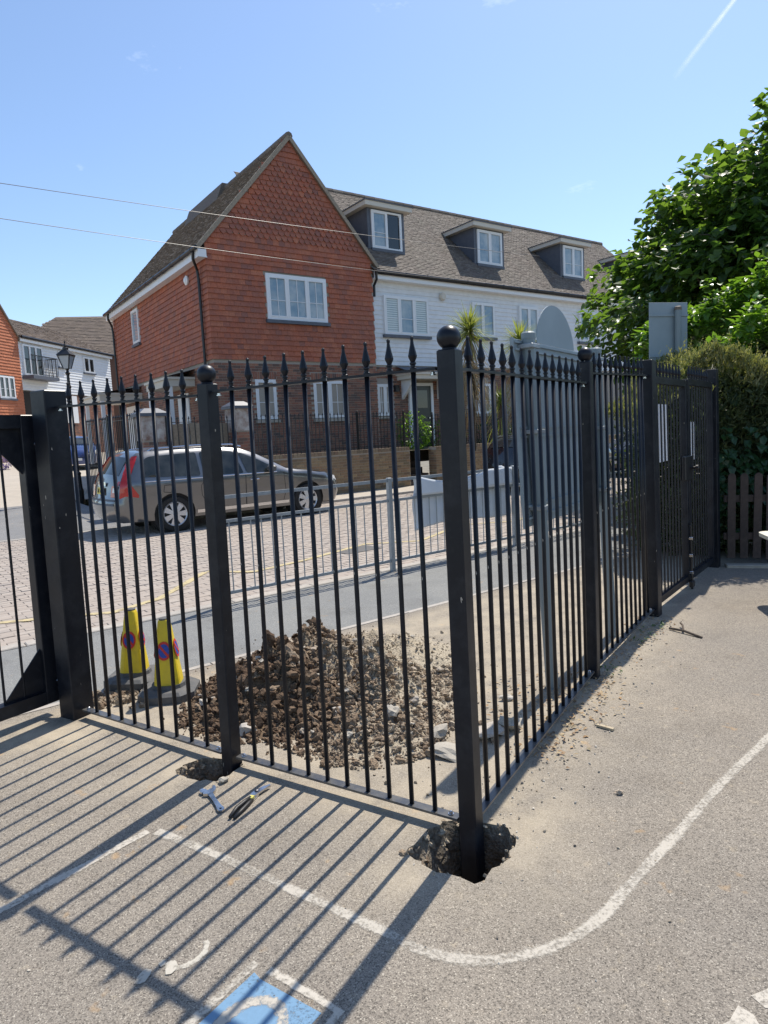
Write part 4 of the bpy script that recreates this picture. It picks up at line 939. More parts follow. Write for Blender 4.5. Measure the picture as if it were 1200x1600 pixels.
# ---------------------------------------------------------------- sign seen from behind, just beyond the fence
sgn = thing('sign', 'back of a large grey sign board with rounded top on round posts beyond the fence', 'sign', (.96, 3.85, 0), ROADZ)
SGZ = rad(54)
sgn.rotation_euler = (0, 0, SGZ)
TS = Matrix.Identity(4); TS[0][2] = -.087 / 1.87 * math.cos(SGZ); TS[1][2] = .087 / 1.87 * math.sin(SGZ)
for x in (0, 1.16):
    q = MB(TS); q.tube([(x, 0, -.02), (x, 0, 2.06)], .038, 14); o = obj('post', q, SIGNP, sgn, smooth=False)
    q = MB(TS); q.lathe([(.041, 2.055), (.041, 2.085), (.03, 2.095)], 14, (x, 0, 0)); obj('post_cap', q, SIGNP, o)
    for z in (1.08, 1.52, 2.0):
        q = MB(TS); q.bbox(x - .055, -.045, z, x + .055, .045, z + .025, .003); obj('clamp', q, GALV, o)
q = MB(TS); q.bbox(-.11, .045, .985, 1.27, .052, 2.055, .0015); bd = obj('board', q, SIGNG, sgn)
for z in (1.03, 1.10, 1.50, 1.55, 1.99, 2.03):
    q = MB(TS); q.box(-.11, .030, z, 1.27, .045, z + .012); obj('board_channel', q, SIGNG, bd)
for x in (-.13, 1.27):
    q = MB(TS); q.box(x, .04, .98, x + .02, .056, 2.058); obj('edge_trim', q, SIGNG, bd)
dome = [(.55 + .31 * math.cos(math.pi * k / 20), 2.058 + .255 * math.sin(math.pi * k / 20)) for k in range(21)]
q = MB(TS @ cols((1, 0, 0), (0, 0, 1), (0, -1, 0), (0, .052, 0))); q.prism(dome, 0, .005); obj('round_top_panel', q, SIGNG, sgn)
s2 = thing('sign', 'back of a small rectangular grey sign on a pole rising above the hedge', 'sign', (3.78, 8.5, 0), rad(12))
q = MB(); q.tube([(0, 0, 0), (0, 0, 2.95)], .038, 12); p_ = obj('post', q, SIGNP, s2)
q = MB(); q.lathe([(.042, 2.93), (.042, 2.965), (.03, 2.975)], 12); obj('post_cap', q, mat('brown_cap', (.16, .12, .09)), p_)
q = MB(); q.bbox(-.37, .05, 2.2, .17, .058, 3.03, .002); bd = obj('board', q, SIGNG, s2)
q = MB(); q.box(-.37, .035, 2.86, .17, .05, 2.885); q.box(-.37, .035, 2.36, .17, .05, 2.385); obj('board_channel', q, SIGNG, bd)

# ---------------------------------------------------------------- street lamp and wires
lp = thing('street_lamp', 'black Victorian style street lamp with glazed lantern left of the tiled house', 'street lamp', (-8.2, 18.0, 0))
q = MB(); q.lathe([(.11, .0), (.11, .5), (.09, .55), (.075, .9), (.09, .95), (.05, 1.0), (.045, 2.2), (.065, 2.25), (.045, 2.3), (.04, 3.2), (.065, 3.24), (.04, 3.3), (.035, 3.55), (.07, 3.6), (.03, 3.66), (.05, 3.72)], 10); obj('column', q, BLACK2, lp)
Lz = 3.72
def ringq(r, z): return [(r * math.cos(a), r * math.sin(a), z) for a in (math.pi / 4 + k * math.pi / 2 for k in range(4))]
q = MB(); q.add(ringq(.10, Lz) + ringq(.215, Lz + .34), [(i, (i + 1) % 4, 4 + (i + 1) % 4, 4 + i) for i in range(4)])
lg = obj('lantern_glass', q, mat('lantern_glass', (.45, .47, .48), rough=.1), lp)
q = MB()
for i in range(4): q.beam(ringq(.102, Lz)[i], ringq(.22, Lz + .34)[i], .022, .022)
r_ = ringq(.225, Lz + .34)
for i in range(4): q.beam(r_[i], r_[(i + 1) % 4], .03, .03)
obj('lantern_frame', q, BLACK2, lp)
q = MB(); q.add(ringq(.26, Lz + .355) + ringq(.08, Lz + .50), [(i, (i + 1) % 4, 4 + (i + 1) % 4, 4 + i) for i in range(4)] + [(3, 2, 1, 0)]); q.lathe([(.075, Lz + .49), (.075, Lz + .54), (.04, Lz + .56), (.05, Lz + .60), (.015, Lz + .66), (.02, Lz + .69), (.003, Lz + .74)], 10); obj('lantern_roof', q, BLACK2, lp)
def wire(label, a, b, sag):
    a, b = Vector(a), Vector(b); q = MB(); q.tube([a.lerp(b, k / 24) - Vector((0, 0, sag * 4 * (k / 24) * (1 - k / 24))) for k in range(25)], .0065, 5)
    tag(obj('overhead_wire', q, mat('wire_sheath', (.12, .115, .11), rough=.45) if 'wire_sheath' not in bpy.data.materials else bpy.data.materials['wire_sheath']), label, 'wire')
wire('upper overhead wire crossing the tiled gable', (-11.0, 9.4, 6.36), (5.8, 23.8, 7.45), .12)
wire('lower overhead wire crossing just above the gable window', (-11.1, 8.8, 5.80), (4.0, 24.0, 6.67), .14)

# ---------------------------------------------------------------- cars
def car(name, label, loc, rz, L, Wh, prof, arches, wins, doors, paint, rimm, scr, rear, tail=None, plate=None, extra=None, wr=.315, seed=0, headl=None):
    """prof: side outline (x, z) from rear bottom up over the roof to front bottom; arches: wheel centres; side function gives the half width"""
    o = thing(name, label, 'car', loc, rz)
    A = []
    ar = wr + .06
    outl = list(prof)
    zb = prof[0][1]
    bottom = []
    for xc in sorted(arches, reverse=True):
        a0 = math.asin(max(-1, min(1, (zb - wr) / ar)))
        for k in range(13):
            a = a0 + (math.pi - 2 * a0) * k / 12; bottom.append((xc + ar * math.cos(a), wr + ar * math.sin(a)))
    outl2 = outl + bottom
    belt = max(w_[0][1] for w_ in wins) if wins else .95
    zbelt = min(p[1] for w_ in wins for p in w_)
    chain = [Vector((p[0], p[1])) for p in prof]
    def dchain(x, z):
        d = 9; p = Vector((x, z))
        for i in range(len(chain) - 1):
            a, b = chain[i], chain[i + 1]; ab = b - a; k = max(0, min(1, (p - a).dot(ab) / max(1e-9, ab.length_squared))); d = min(d, (p - a - ab * k).length)
        return d
    def hw(x, z):
        y = Wh
        if z > zbelt: y -= (z - zbelt) * .42 + .01
        else: y -= .05 * ((zbelt - z) / zbelt) ** 2 * 1.6
        y += .012 * math.exp(-((z - zbelt + .06) / .05) ** 2)
        f0 = L - .75; r0 = .6
        if x > f0: y -= .26 * ((x - f0) / .75) ** 2.2
        if x < r0: y -= .13 * ((r0 - x) / r0) ** 2
        d = dchain(x, z); y -= .085 * (1 - min(d / .13, 1)) ** 2
        return y
    grid = [(i * .075 + .03, j * .075 + .03) for i in range(int(L / .075)) for j in range(22)]
    grid = [p for p in grid if inpoly(*p, outl2) and dchain(*p) > .03]
    V_, F_ = cdt(outl2, (), grid)
    q = MB()
    for sg in (-1, 1):
        vs = [(p.x, sg * hw(p.x, p.y), p.y) for p in V_]
        q.add(vs, F_ if sg < 0 else [f[::-1] for f in F_])
    # over-the-top skin
    nc = 9; vs = []
    dense = []
    for i in range(len(prof) - 1):
        a, b = prof[i], prof[i + 1]; n = max(1, int(math.hypot(b[0] - a[0], b[1] - a[1]) / .12))
        dense += [(a[0] + (b[0] - a[0]) * k / n, a[1] + (b[1] - a[1]) * k / n) for k in range(n)]
    dense.append(prof[-1])
    zmx = max(p[1] for p in prof)
    def crown(x, z, f):
        c = 1 - f * f
        bx = 0; bz = 0
        if z > zbelt - .05: bz = .045 * c
        if x < .6 and z < zmx - .15: bx = -.07 * c
        if x > L - .6 and z < zbelt: bx = .10 * c
        return bx, bz
    for x, z in dense:
        h = hw(x, z)
        for k in range(nc):
            f = -1 + 2 * k / (nc - 1); bx, bz = crown(x, z, f); vs.append((x + bx, h * f, z + bz))
    q.add(vs, [(i * nc + k, i * nc + k + 1, (i + 1) * nc + k + 1, (i + 1) * nc + k) for i in range(len(dense) - 1) for k in range(nc - 1)])
    bo = obj('body', q, paint, o); smooth_by_angle(bo, 50)
    def patch(nm, P, off, m, par=None, sides=(-1, 1), sm_=True):
        gr_ = [(i * .06, j * .06) for i in range(int(L / .06) + 1) for j in range(28)]
        gr_ = [p for p in gr_ if inpoly(*p, P)]
        Vp, Fp = cdt(P, (), gr_)
        out = []
        for sg in sides:
            q = MB(); q.add([(p.x, sg * (hw(p.x, p.y) + off), p.y) for p in Vp], Fp if sg < 0 else [f[::-1] for f in Fp])
            out.append(obj(nm, q, m, par or o, smooth=sm_))
        return out
    def rrect(P, r=.04):
        out = []; n = len(P)
        for i in range(n):
            a, b, c = Vector(P[i - 1]), Vector(P[i]), Vector(P[(i + 1) % n]); d1 = (a - b).normalized(); d2 = (c - b).normalized(); rr = min(r, (a - b).length * .4, (c - b).length * .4)
            for k in range(4): u = k / 3; out.append(tuple((b + d1 * rr) * (1 - u) ** 2 + b * 2 * u * (1 - u) + (b + d2 * rr) * u * u))
        return out
    for P in wins: patch('side_window', rrect(P), .006, CARGLASS)
    def grow(P, d):
        c = Vector((sum(p[0] for p in P) / len(P), sum(p[1] for p in P) / len(P))); return [tuple(c + (Vector(p) - c) * (1 + d / max(.2, (Vector(p) - c).length))) for p in P]
    if wins:
        allx = [p for w_ in wins for p in w_]
        x0_, x1_ = min(p[0] for p in allx), max(p[0] for p in allx)
        for sg in (-1, 1):
            q = MB(); zz = zbelt - .012; n = 14
            q.tube([(x0_ + (x1_ - x0_) * k / n, sg * (hw(x0_ + (x1_ - x0_) * k / n, zz) + .004), zz) for k in range(n + 1)], .010, 6); obj('window_trim', q, CHROME, o)
    for P in doors:
        for sg in (-1, 1):
            q = MB(); PP = P
            for i in range(len(PP) - 1):
                a, b = PP[i], PP[i + 1]; n = max(1, int(math.hypot(b[0] - a[0], b[1] - a[1]) / .08))
                q.tube([(a[0] + (b[0] - a[0]) * k / n, sg * (hw(a[0] + (b[0] - a[0]) * k / n, a[1] + (b[1] - a[1]) * k / n) + .0005), a[1] + (b[1] - a[1]) * k / n) for k in range(n + 1)], .005, 4, False)
            obj('door_seam', q, RUBBER, o)
    def over(nm, a, b, f0, f1, m, off=.010, par=None, nn=6):
        q = MB(); vs = []; a, b = Vector(a), Vector(b); d = (b - a).normalized(); nx_, nz2 = -d.y, d.x
        if (nx_ * ((a.x + b.x) / 2 - L / 2) + nz2 * ((a.y + b.y) / 2 - .6)) < 0: nx_, nz2 = -nx_, -nz2
        for i in range(nn + 1):
            p = a.lerp(b, i / nn); h = hw(p.x, p.y)
            for k in range(nn + 1):
                f = f0 + (f1 - f0) * k / nn; bx, bz = crown(p.x, p.y, f); vs.append((p.x + bx + nx_ * off, h * f, p.y + bz + nz2 * off))
        q.add(vs, [(i * (nn + 1) + k, i * (nn + 1) + k + 1, (i + 1) * (nn + 1) + k + 1, (i + 1) * (nn + 1) + k) for i in range(nn) for k in range(nn)])
        return obj(nm, q, m, par or o, smooth=True)
    over('windscreen', scr[0], scr[1], -.90, .90, CARGLASS); over('rear_window', rear[0], rear[1], -.82, .82, CARGLASS)
    for xc in arches:
        for sg in (-1, 1):
            wh = bpy.data.objects.new('wheel', None); COL.objects.link(wh); wh.parent = o; wh.location = (xc, sg * (Wh - .115), wr); wh.rotation_euler = (rad(90) if sg < 0 else rad(-90), 0, 0)
            q = MB(); q.lathe([(wr * .70, -.09), (wr * .93, -.10), (wr * .995, -.07), (wr, 0), (wr * .995, .07), (wr * .95, .095), (wr * .72, .10), (wr * .68, .06)], 28); obj('tyre', q, RUBBER, wh)
            rr = wr * .70
            q = MB(); q.lathe([(rr, .05), (rr, .085), (rr * .955, .098), (rr * .90, .085), (rr * .88, .05)], 28); q.lathe([(rr * .16, .05), (rr * .2, .088), (rr * .16, .098), (.003, .10)], 14)
            for k in range(7):
                a = 2 * math.pi * k / 7; ca, sa = math.cos(a), math.sin(a)
                def pt(r, w_, z): return (r * ca - w_ * sa, r * sa + w_ * ca, z)
                q.add([pt(rr * .13, -.028, .088), pt(rr * .13, .028, .088), pt(rr * .90, .052, .080), pt(rr * .90, -.052, .080), pt(rr * .13, -.028, .05), pt(rr * .13, .028, .05), pt(rr * .9, .052, .05), pt(rr * .9, -.052, .05)], [(0, 3, 2, 1), (0, 1, 5, 4), (1, 2, 6, 5), (3, 0, 4, 7)])
            obj('rim', q, rimm, wh)
            q = MB(); q.lathe([(rr * .89, .045), (.002, .047)], 20); obj('spoke_shade_disc', q, RUBBER, wh)  # black disc paints the shade between the spokes, no brake modelled
            q = MB(); q.lathe([(ar * 1.0, -.30), (ar * 1.0, -.02)], 24); 
            ow = obj('wheel_well', q, RUBBER, o, loc=(xc, sg * (Wh - .05), wr)); ow.rotation_euler = (rad(90) if sg < 0 else rad(-90), 0, 0)
    q = MB(); q.box(.35, -Wh + .16, zb - .02, L - .3, Wh - .16, zb + .25); obj('underbody', q, RUBBER, o)
    return o, patch, over, hw
CHROME = mat('chrome_trim', (.65, .66, .68), rough=.15, metal=1)
CARGLASS = mat('car_glass', (.012, .018, .02), rough=.02, spec=.55, noisy=((.07, .075, .07), 2.5, .8))
RIM = mat('alloy_rim', (.62, .62, .63), rough=.35, metal=.6)
def carpaint(nm, c, met=.75, r=.28): return mat(nm, c, rough=r, metal=met, coat=1.0)
LAMPR = mat('tail_lamp_red', (.42, .012, .010), rough=.15, coat=.6); LAMPW = mat('lamp_clear', (.70, .70, .70), rough=.15, coat=.5)
wag = [(.16, .24), (.06, .34), (.02, .52), (.02, .62), (.08, .68), (.11, .85), (.17, 1.02), (.30, 1.22), (.42, 1.395), (.50, 1.455), (.75, 1.485), (1.3, 1.515), (1.8, 1.52), (2.2, 1.50), (2.5, 1.445), (2.8, 1.335), (3.12, 1.165), (3.42, .995), (3.9, .925), (4.35, .855), (4.66, .75), (4.79, .64), (4.82, .50), (4.80, .34), (4.70, .22)]
w1 = [(.46, 1.03), (.58, 1.34), (.68, 1.385), (1.56, 1.42), (1.56, .985)]
w2_ = [(1.63, .985), (1.63, 1.42), (2.24, 1.405), (2.33, 1.38), (2.43, .97)]
w3_ = [(2.50, .97), (2.41, 1.37), (2.50, 1.345), (2.80, 1.21), (3.12, 1.03), (3.14, .96)]
o, patch, over, hw_ = car('estate_car', 'champagne silver estate car with tall red tail lights parked side-on behind the guard rail', st(3.40, 12.72), ROADZ, 4.82, .93, wag, (1.03, 3.85), [w1, w2_, w3_],
    [[(1.66, .95), (1.55, .80), (1.56, .62), (1.72, .33), (2.45, .30), (2.46, .95)], [(2.46, .95), (2.46, .30), (3.26, .30), (3.34, .55), (3.30, .93)], [(.98, .86), (.86, .86), (.84, .74), (.98, .72), (1.0, .84), (.98, .86)]], carpaint('champagne_paint', (.165, .166, .168)), RIM, ((3.40, 1.02), (2.80, 1.345)), ((.40, 1.36), (.20, 1.05)), wr=.325)
patch('tail_light', [(.10, .68), (.40, .68), (.40, .73), (.30, .88), (.27, 1.0), (.38, 1.20), (.50, 1.41), (.40, 1.40), (.22, 1.14), (.13, .92)], .008, LAMPR, sides=(-1, 1))
for sg in (-1, 1):
    a_, b_ = sorted((sg * .97, sg * .66))
    over('tail_light', (.12, .90), (.085, .70), a_, b_, LAMPR)
    a_, b_ = sorted((sg * .96, sg * .86)); over('tail_light', (.40, 1.36), (.13, .90), a_, b_, LAMPR)
    a_, b_ = sorted((sg * .93, sg * .74)); over('reverse_light', (.116, .86), (.102, .78), a_, b_, LAMPW, off=.016)
over('bumper_trim', (.055, .665), (.022, .55), -.97, .97, mat('dark_plastic', (.06, .065, .085), rough=.5), off=.012)
over('number_plate', (.112, .86), (.082, .74), -.27, .27, mat('yellow_plate', (.78, .56, .03), rough=.4), off=.018)
for k in range(7):
    if k != 4: over('plate_character', (.106, .835), (.088, .765), -.22 + k * .064, -.18 + k * .064, RUBBER, off=.021, nn=1)
over('tailgate_handle', (.125, .92), (.116, .885), -.3, .3, CHROME, off=.014)
patch('sill_trim', [(1.45, .30), (3.4, .30), (3.4, .36), (1.45, .36)], .012, CHROME)
patch('side_moulding', [(1.72, .53), (3.35, .53), (3.35, .56), (1.72, .56)], .010, CHROME)
for x in (1.70, 2.56):
    for sg in (-1, 1):
        q = MB(); y = sg * (hw_(x + .1, .83) + .02); q.tube([(x, y - sg * .03, .83), (x + .03, y, .835), (x + .17, y, .835), (x + .20, y - sg * .03, .83)], .013, 6); obj('door_handle', q, CHROME, o)
for sg in (-1, 1):
    q = MB(); q.tube([(.72, sg * .60, 1.475), (.80, sg * .605, 1.515), (1.6, sg * .62, 1.545), (2.35, sg * .61, 1.53), (2.55, sg * .60, 1.48)], .018, 6); obj('roof_rail', q, CHROME, o)
    q = MB(); y = sg * .92; q.bbox(2.92, min(y, y + sg * .20), .97, 3.06, max(y, y + sg * .20), 1.09, .03); obj('wing_mirror', q, mat('mirror_shell', (.10, .10, .10), rough=.4), o)
patch('headlight', [(4.52, .66), (4.70, .66), (4.66, .76), (4.42, .80)], .008, LAMPW)
hat = [(.10, .24), (.0, .40), (.0, .60), (.05, .85), (.16, 1.05), (.36, 1.33), (.52, 1.41), (1.0, 1.45), (1.6, 1.455), (2.1, 1.42), (2.45, 1.31), (2.95, 1.02), (3.4, .95), (3.75, .82), (3.9, .62), (3.92, .42), (3.84, .22)]
hw1 = [(.55, 1.0), (.62, 1.28), (1.30, 1.35), (1.30, .98)]; hw2 = [(1.38, .98), (1.38, 1.35), (1.95, 1.33), (2.25, 1.24), (2.72, .99)]
def small_car(name, label, loc, rz, paint, rim, plate=None, front=False):
    o, patch, over, hw_ = car(name, label, loc, rz, 3.95, .85, hat, (.72, 3.15), [hw1, hw2], [[(1.34, .93), (1.34, .3), (2.7, .3), (2.75, .9)]], paint, rim, ((2.93, 1.05), (2.43, 1.34)), ((.37, 1.32), (.17, 1.08)), wr=.30)
    patch('tail_light', [(.06, .74), (.18, .74), (.20, .92), (.09, .94)], .008, LAMPR)
    patch('headlight', [(3.52, .66), (3.80, .62), (3.74, .78), (3.45, .84)], .008, LAMPW)
    for sg in (-.95, .62): over('headlight', (3.72, .80), (3.87, .64), sg, sg + .33, LAMPW)
    for sg in (-.96, .82): over('tail_light', (.07, .92), (.03, .76), sg, sg + .14, LAMPR)
    over('grille', (3.86, .62), (3.91, .50), -.45, .45, RUBBER)
    over('number_plate', (3.905, .48), (3.92, .38), -.28, .28, mat('white_plate', (.75, .75, .74)) if 'white_plate' not in bpy.data.materials else bpy.data.materials['white_plate'], off=.02)
    over('number_plate', (.0, .66), (.0, .55), -.28, .28, bpy.data.materials['yellow_plate'], off=.02)
    for sg in (-1, 1):
        q = MB(); y = sg * .85; q.bbox(2.5, min(y, y + sg * .18), .97, 2.62, max(y, y + sg * .18), 1.08, .03); obj('wing_mirror', q, paint, o)
    return o
small_car('parked_car', 'black hatchback parked behind the white tarpaulin and the sign board, seen from its rear', st(12.55, 11.2), ROADZ, carpaint('black_paint', (.010, .011, .014), .2, .2), RIM)
small_car('parked_car', 'dark car facing the camera with a white number plate, seen through the fence bars', st(21.6, 11.3), ROADZ + math.pi, carpaint('dark_blue_paint', (.012, .015, .032), .3, .2), RIM)
bc = small_car('parked_car', 'blue car facing the camera on the side road beyond the left fence panel', (-14.9, 32.5, .74), rad(-63), carpaint('blue_paint', (.03, .06, .20), .3, .25), RIM)

# ---------------------------------------------------------------- spoil heap
def hgt(x, y):
    h = .36 * math.exp(-(((x + .66) / .34) ** 2 + ((y - 4.02) / .42) ** 2)) + .30 * math.exp(-(((x + .12) / .30) ** 2 + ((y - 3.88) / .36) ** 2))
    h += .20 * math.exp(-(((x - .0) / .34) ** 2 + ((y - 4.55) / .36) ** 2)) + .10 * math.exp(-(((x + .12) / .30) ** 2 + ((y - 3.35) / .30) ** 2)) + .22 * math.exp(-(((x + .52) / .3) ** 2 + ((y - 4.5) / .3) ** 2))
    h += .05 * math.exp(-(((x + .96) / .20) ** 2 + ((y - 3.75) / .28) ** 2))
    return h * .66
EARTHM = mat('heap_earth', (.38, .325, .24), rough=1.0, noisy=((.46, .40, .31), 14, .8), bump=(70, 1.0, .02), fine=(120, .3))
_n, _l = EARTHM.node_tree.nodes, EARTHM.node_tree.links; _p = _n['Principled BSDF']; _src = _p.inputs['Base Color'].links[0].from_socket
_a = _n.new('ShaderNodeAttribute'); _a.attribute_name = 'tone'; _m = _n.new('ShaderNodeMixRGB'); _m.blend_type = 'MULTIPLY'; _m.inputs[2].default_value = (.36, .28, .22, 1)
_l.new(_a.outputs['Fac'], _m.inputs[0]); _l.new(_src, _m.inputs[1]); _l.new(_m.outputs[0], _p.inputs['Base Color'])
ht = thing('spoil_heap', 'heap of dug brown earth, clay and stones on the tarmac behind the left fence panel', 'spoil heap', (-.4, 4.0, 0))
q = MB(); N = 90; vs = []
for j in range(N + 1):
    for i in range(N + 1):
        x = -1.35 + 1.9 * i / N; y = 2.75 + 2.5 * j / N; h = hgt(x, y)
        h += h * .6 * noise.fractal(Vector((x * 7, y * 7, 2)), .7, 2, 5) + min(h * 4, 1) * .02 * noise.noise(Vector((x * 30, y * 30, 5)))
        vs.append((x + .4, y - 4.0, h - .022))
q.add(vs, [(j * (N + 1) + i, j * (N + 1) + i + 1, (j + 1) * (N + 1) + i + 1, (j + 1) * (N + 1) + i) for j in range(N) for i in range(N) if hgt(-1.35 + 1.9 * (i + .5) / N, 2.75 + 2.5 * (j + .5) / N) > .010 and not inpoly(-1.35 + 1.9 * (i + .5) / N, 2.75 + 2.5 * (j + .5) / N, HOLE_M)])
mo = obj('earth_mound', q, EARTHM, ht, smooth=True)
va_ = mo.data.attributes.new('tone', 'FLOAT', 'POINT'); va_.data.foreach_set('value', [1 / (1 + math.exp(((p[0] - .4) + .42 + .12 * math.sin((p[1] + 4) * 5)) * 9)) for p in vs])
def rock_mesh(sub, seed, rough=.35, flat=.75):
    bm = bmesh.new(); bmesh.ops.create_icosphere(bm, subdivisions=sub, radius=1)
    for v in bm.verts:
        n_ = noise.noise(v.co * 1.1 + Vector((seed * 7.1, 0, 0))) + .5 * noise.noise(v.co * 2.6 + Vector((0, seed * 3.3, 0)))
        v.co *= 1 + rough * n_; v.co.z *= flat
    vv = [tuple(v.co) for v in bm.verts]; ff = [tuple(x.index for x in f.verts) for f in bm.faces]; bm.free(); return vv, ff
ROCK1 = [rock_mesh(1, k, .55) for k in range(6)]; ROCK2 = [rock_mesh(2, k + 10, .85) for k in range(6)]
def put(mb, R, p, r, val):
    M = Matrix.Rotation(uni(0, 6.3), 3, Vector((uni(-1, 1), uni(-1, 1), uni(-1, 1))).normalized()) @ Matrix.Diagonal((r * uni(.7, 1.3), r * uni(.7, 1.2), r * uni(.6, 1)))
    mb.add([M @ Vector(v) + p for v in R[0]], R[1], val)
q = MB(); cnt = 0
while cnt < 15000:
    x, y = uni(-1.35, .6), uni(2.7, 5.2); h = hgt(x, y)
    if h < .012 and rnd() > .02: continue
    if (Vector((x, y, 0)) - C0).dot(Vector((.55, .84, 0))) < .05: continue
    if rnd() > min(1, h * 6 + .25): continue
    brown = 1 / (1 + math.exp((x + .42 + .12 * math.sin(y * 5)) * 9)); tan = math.exp(-(((x - .10) / .46) ** 2 + ((y - 4.65) / .46) ** 2))
    clump = noise.noise(Vector((x * 5, y * 5, 9)))
    if tan > .35 and rnd() > .35: continue
    if clump < -.12 and rnd() > .45: continue
    r = .0025 + .006 * rnd() + .016 * rnd() ** 5
    if h > .03 and tan < .5 and rnd() < (.045 if brown > .5 else .022): r = uni(.016, .042) if brown > .5 else uni(.012, .03)
    if tan > .35: r *= .6
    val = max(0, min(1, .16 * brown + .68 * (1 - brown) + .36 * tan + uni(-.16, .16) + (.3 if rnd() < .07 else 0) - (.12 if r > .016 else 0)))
    hh = max(0, h - .022 + h * .6 * noise.fractal(Vector((x * 7, y * 7, 2)), .7, 2, 5) + min(h * 4, 1) * .02 * noise.noise(Vector((x * 30, y * 30, 5))))
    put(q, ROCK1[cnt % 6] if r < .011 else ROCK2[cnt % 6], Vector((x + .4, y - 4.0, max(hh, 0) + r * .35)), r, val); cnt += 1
obj('earth_clods', q, CLOD, ht, kind='stuff')
stm = []
for k in range(6):
    q = MB(); q.add(ROCK2[k][0], ROCK2[k][1]); stm.append(mesh('stone', q, FLINT))
def stone_on(par, x, y, r, zoff=0):
    o = obj('stone', stm[int(rnd() * 6)], None, par, loc=(x, y, zoff)); o.scale = (r * uni(.9, 1.3), r, r * .8); o.rotation_euler = (uni(-.4, .4), uni(-.4, .4), uni(0, 6)); return o
for i in range(95):
    x, y = uni(-1.2, .4), uni(2.9, 4.9); h = hgt(x, y)
    if h < .03: continue
    stone_on(ht, x + .4, y - 4.0, uni(.009, .024) * (1.4 if i < 10 else 1), h + .004)
for (x, y, r, lb) in ((-.78, 3.42, .045, 'round pale flint stone at the front foot of the spoil heap'), (.27, 3.05, .05, 'flat grey stone slab beside the corner post, right of the spoil heap'), (.22, 3.28, .05, 'reddish brown stone lump at the right edge of the spoil heap'),
                      (.60, 3.32, .055, 'pale concrete lump behind the right fence panel near the corner'), (.50, 3.26, .06, 'larger broken concrete block behind the right fence panel'),
                      (.935, 2.655, .014, 'small brown pebble on the tarmac right of the post hole'), (.66, 3.7, .03, 'small grey rubble piece near the round sign post'), (-.80, 2.915, .022, 'grey stone lying on the rim of the middle post hole')):
    o = tag(stone_on(None, x, y, r, r * .42), lb, 'stone')
    if 'slab' in lb or 'block' in lb: o.scale.x *= 1.6; o.scale.z *= .6
st_ = obj('wood_chip', (lambda m: (m.beam((0, 0, .008), (.085, .03, .008), .018, .012), m)[1])(MB()), mat('pale_chip', (.46, .38, .26), rough=.9)); st_.location = (1.05, 3.30, 0); st_.rotation_euler = (0, 0, -1.1); tag(st_, 'pale wood chip on the tarmac beside the right fence panel', 'wood chip')
q = MB(); q.tube([(0, 0, .012), (.06, -.10, .02), (.13, -.24, .006)], .009, 6); q.tube([(.06, -.10, .02), (.10, 0, .03), (.11, .06, .03)], .007, 6)
tw = tag(obj('twig', q, BARK), 'dark forked twig lying on the tarmac near the double gate', 'twig'); tw.location = (2.10, 4.86, 0)
# crumbled rim of the post holes and loose grit
q = MB()
for P in (HOLE_C, HOLE_M):
    cx = sum(p[0] for p in P) / len(P); cy = sum(p[1] for p in P) / len(P)
    for (x, y) in P:
        left = x < cx - .04
        for k in range(9 if left else 3):
            dz = uni(0, .16) if left else uni(0, .05); sh = 1 - dz * (1.5 if left else .3)
            put(q, ROCK1[int(rnd() * 6)], Vector((cx + (x - cx) * sh + uni(-.012, .012), cy + (y - cy) * sh + uni(-.012, .012), -dz + .001)), uni(.005, .020 if left else .011), uni(.45, .98))
for i in range(70): put(q, ROCK1[i % 6], Vector((uni(.08, .40), uni(2.2, 2.46), -.29)), uni(.008, .022), rnd() * .7)
for i in range(40): put(q, ROCK1[i % 6], Vector((uni(-1.0, -.8), uni(2.98, 3.12), -.33)), uni(.008, .022), rnd() * .7)
obj('crumbled_rim', q, CLOD, kind='stuff')
q = MB()
for i in range(620):
    u = rnd()
    if u < .45: x, y = uni(-1.6, 2.6), uni(1.4, 5.0); r = uni(.0015, .0045)
    elif u < .8:
        k = rnd() ** 1.3; p = C0.lerp(P3, k) + Vector((.84, -.54, 0)) * (abs(random.gauss(0, .12)) + .03); x, y = p.x, p.y; r = uni(.002, .008)
    else: x, y = random.gauss(.5, .3), random.gauss(3.0, .5); r = uni(.002, .007)
    if inpoly(x, y, HOLE_C) or inpoly(x, y, HOLE_M): continue
    put(q, ROCK1[i % 6], Vector((x, y, r * .4)), r, rnd())
obj('loose_grit', q, GRIT, kind='stuff')
q = MB()
for i in range(900):
    k = uni(.35, 1.0); p = C0.lerp(P2, k) if rnd() < .5 else P2.lerp(P3, rnd()); p = p + Vector((.84, -.54, 0)) * random.gauss(.03, .09)
    if rnd() < .25: p = Vector((random.gauss(.85, .25), random.gauss(3.7, .2), 0))
    leaf_verts(q, Vector((p.x, p.y, uni(.003, .02))), Vector((uni(-1, 1), uni(-1, 1), uni(-.1, .25))), Vector((0, 0, 1)), uni(.012, .035), uni(.006, .018), rnd())
obj('leaf_litter', q, DRYLEAF, kind='stuff')
q = MB()
for c_ in ((1.72, 4.60), (1.86, 4.78), (1.98, 4.96), (1.33, 4.05)):
    for i in range(12): leaf_verts(q, Vector((c_[0] + .05 + random.gauss(0, .04), c_[1] - .03 + random.gauss(0, .04), uni(.0, .03))), Vector((uni(-1, 1), uni(-1, 1), uni(.2, .9))), Vector((0, 0, 1)), uni(.02, .04), uni(.01, .02), rnd())
obj('weeds', q, WEED, kind='stuff')

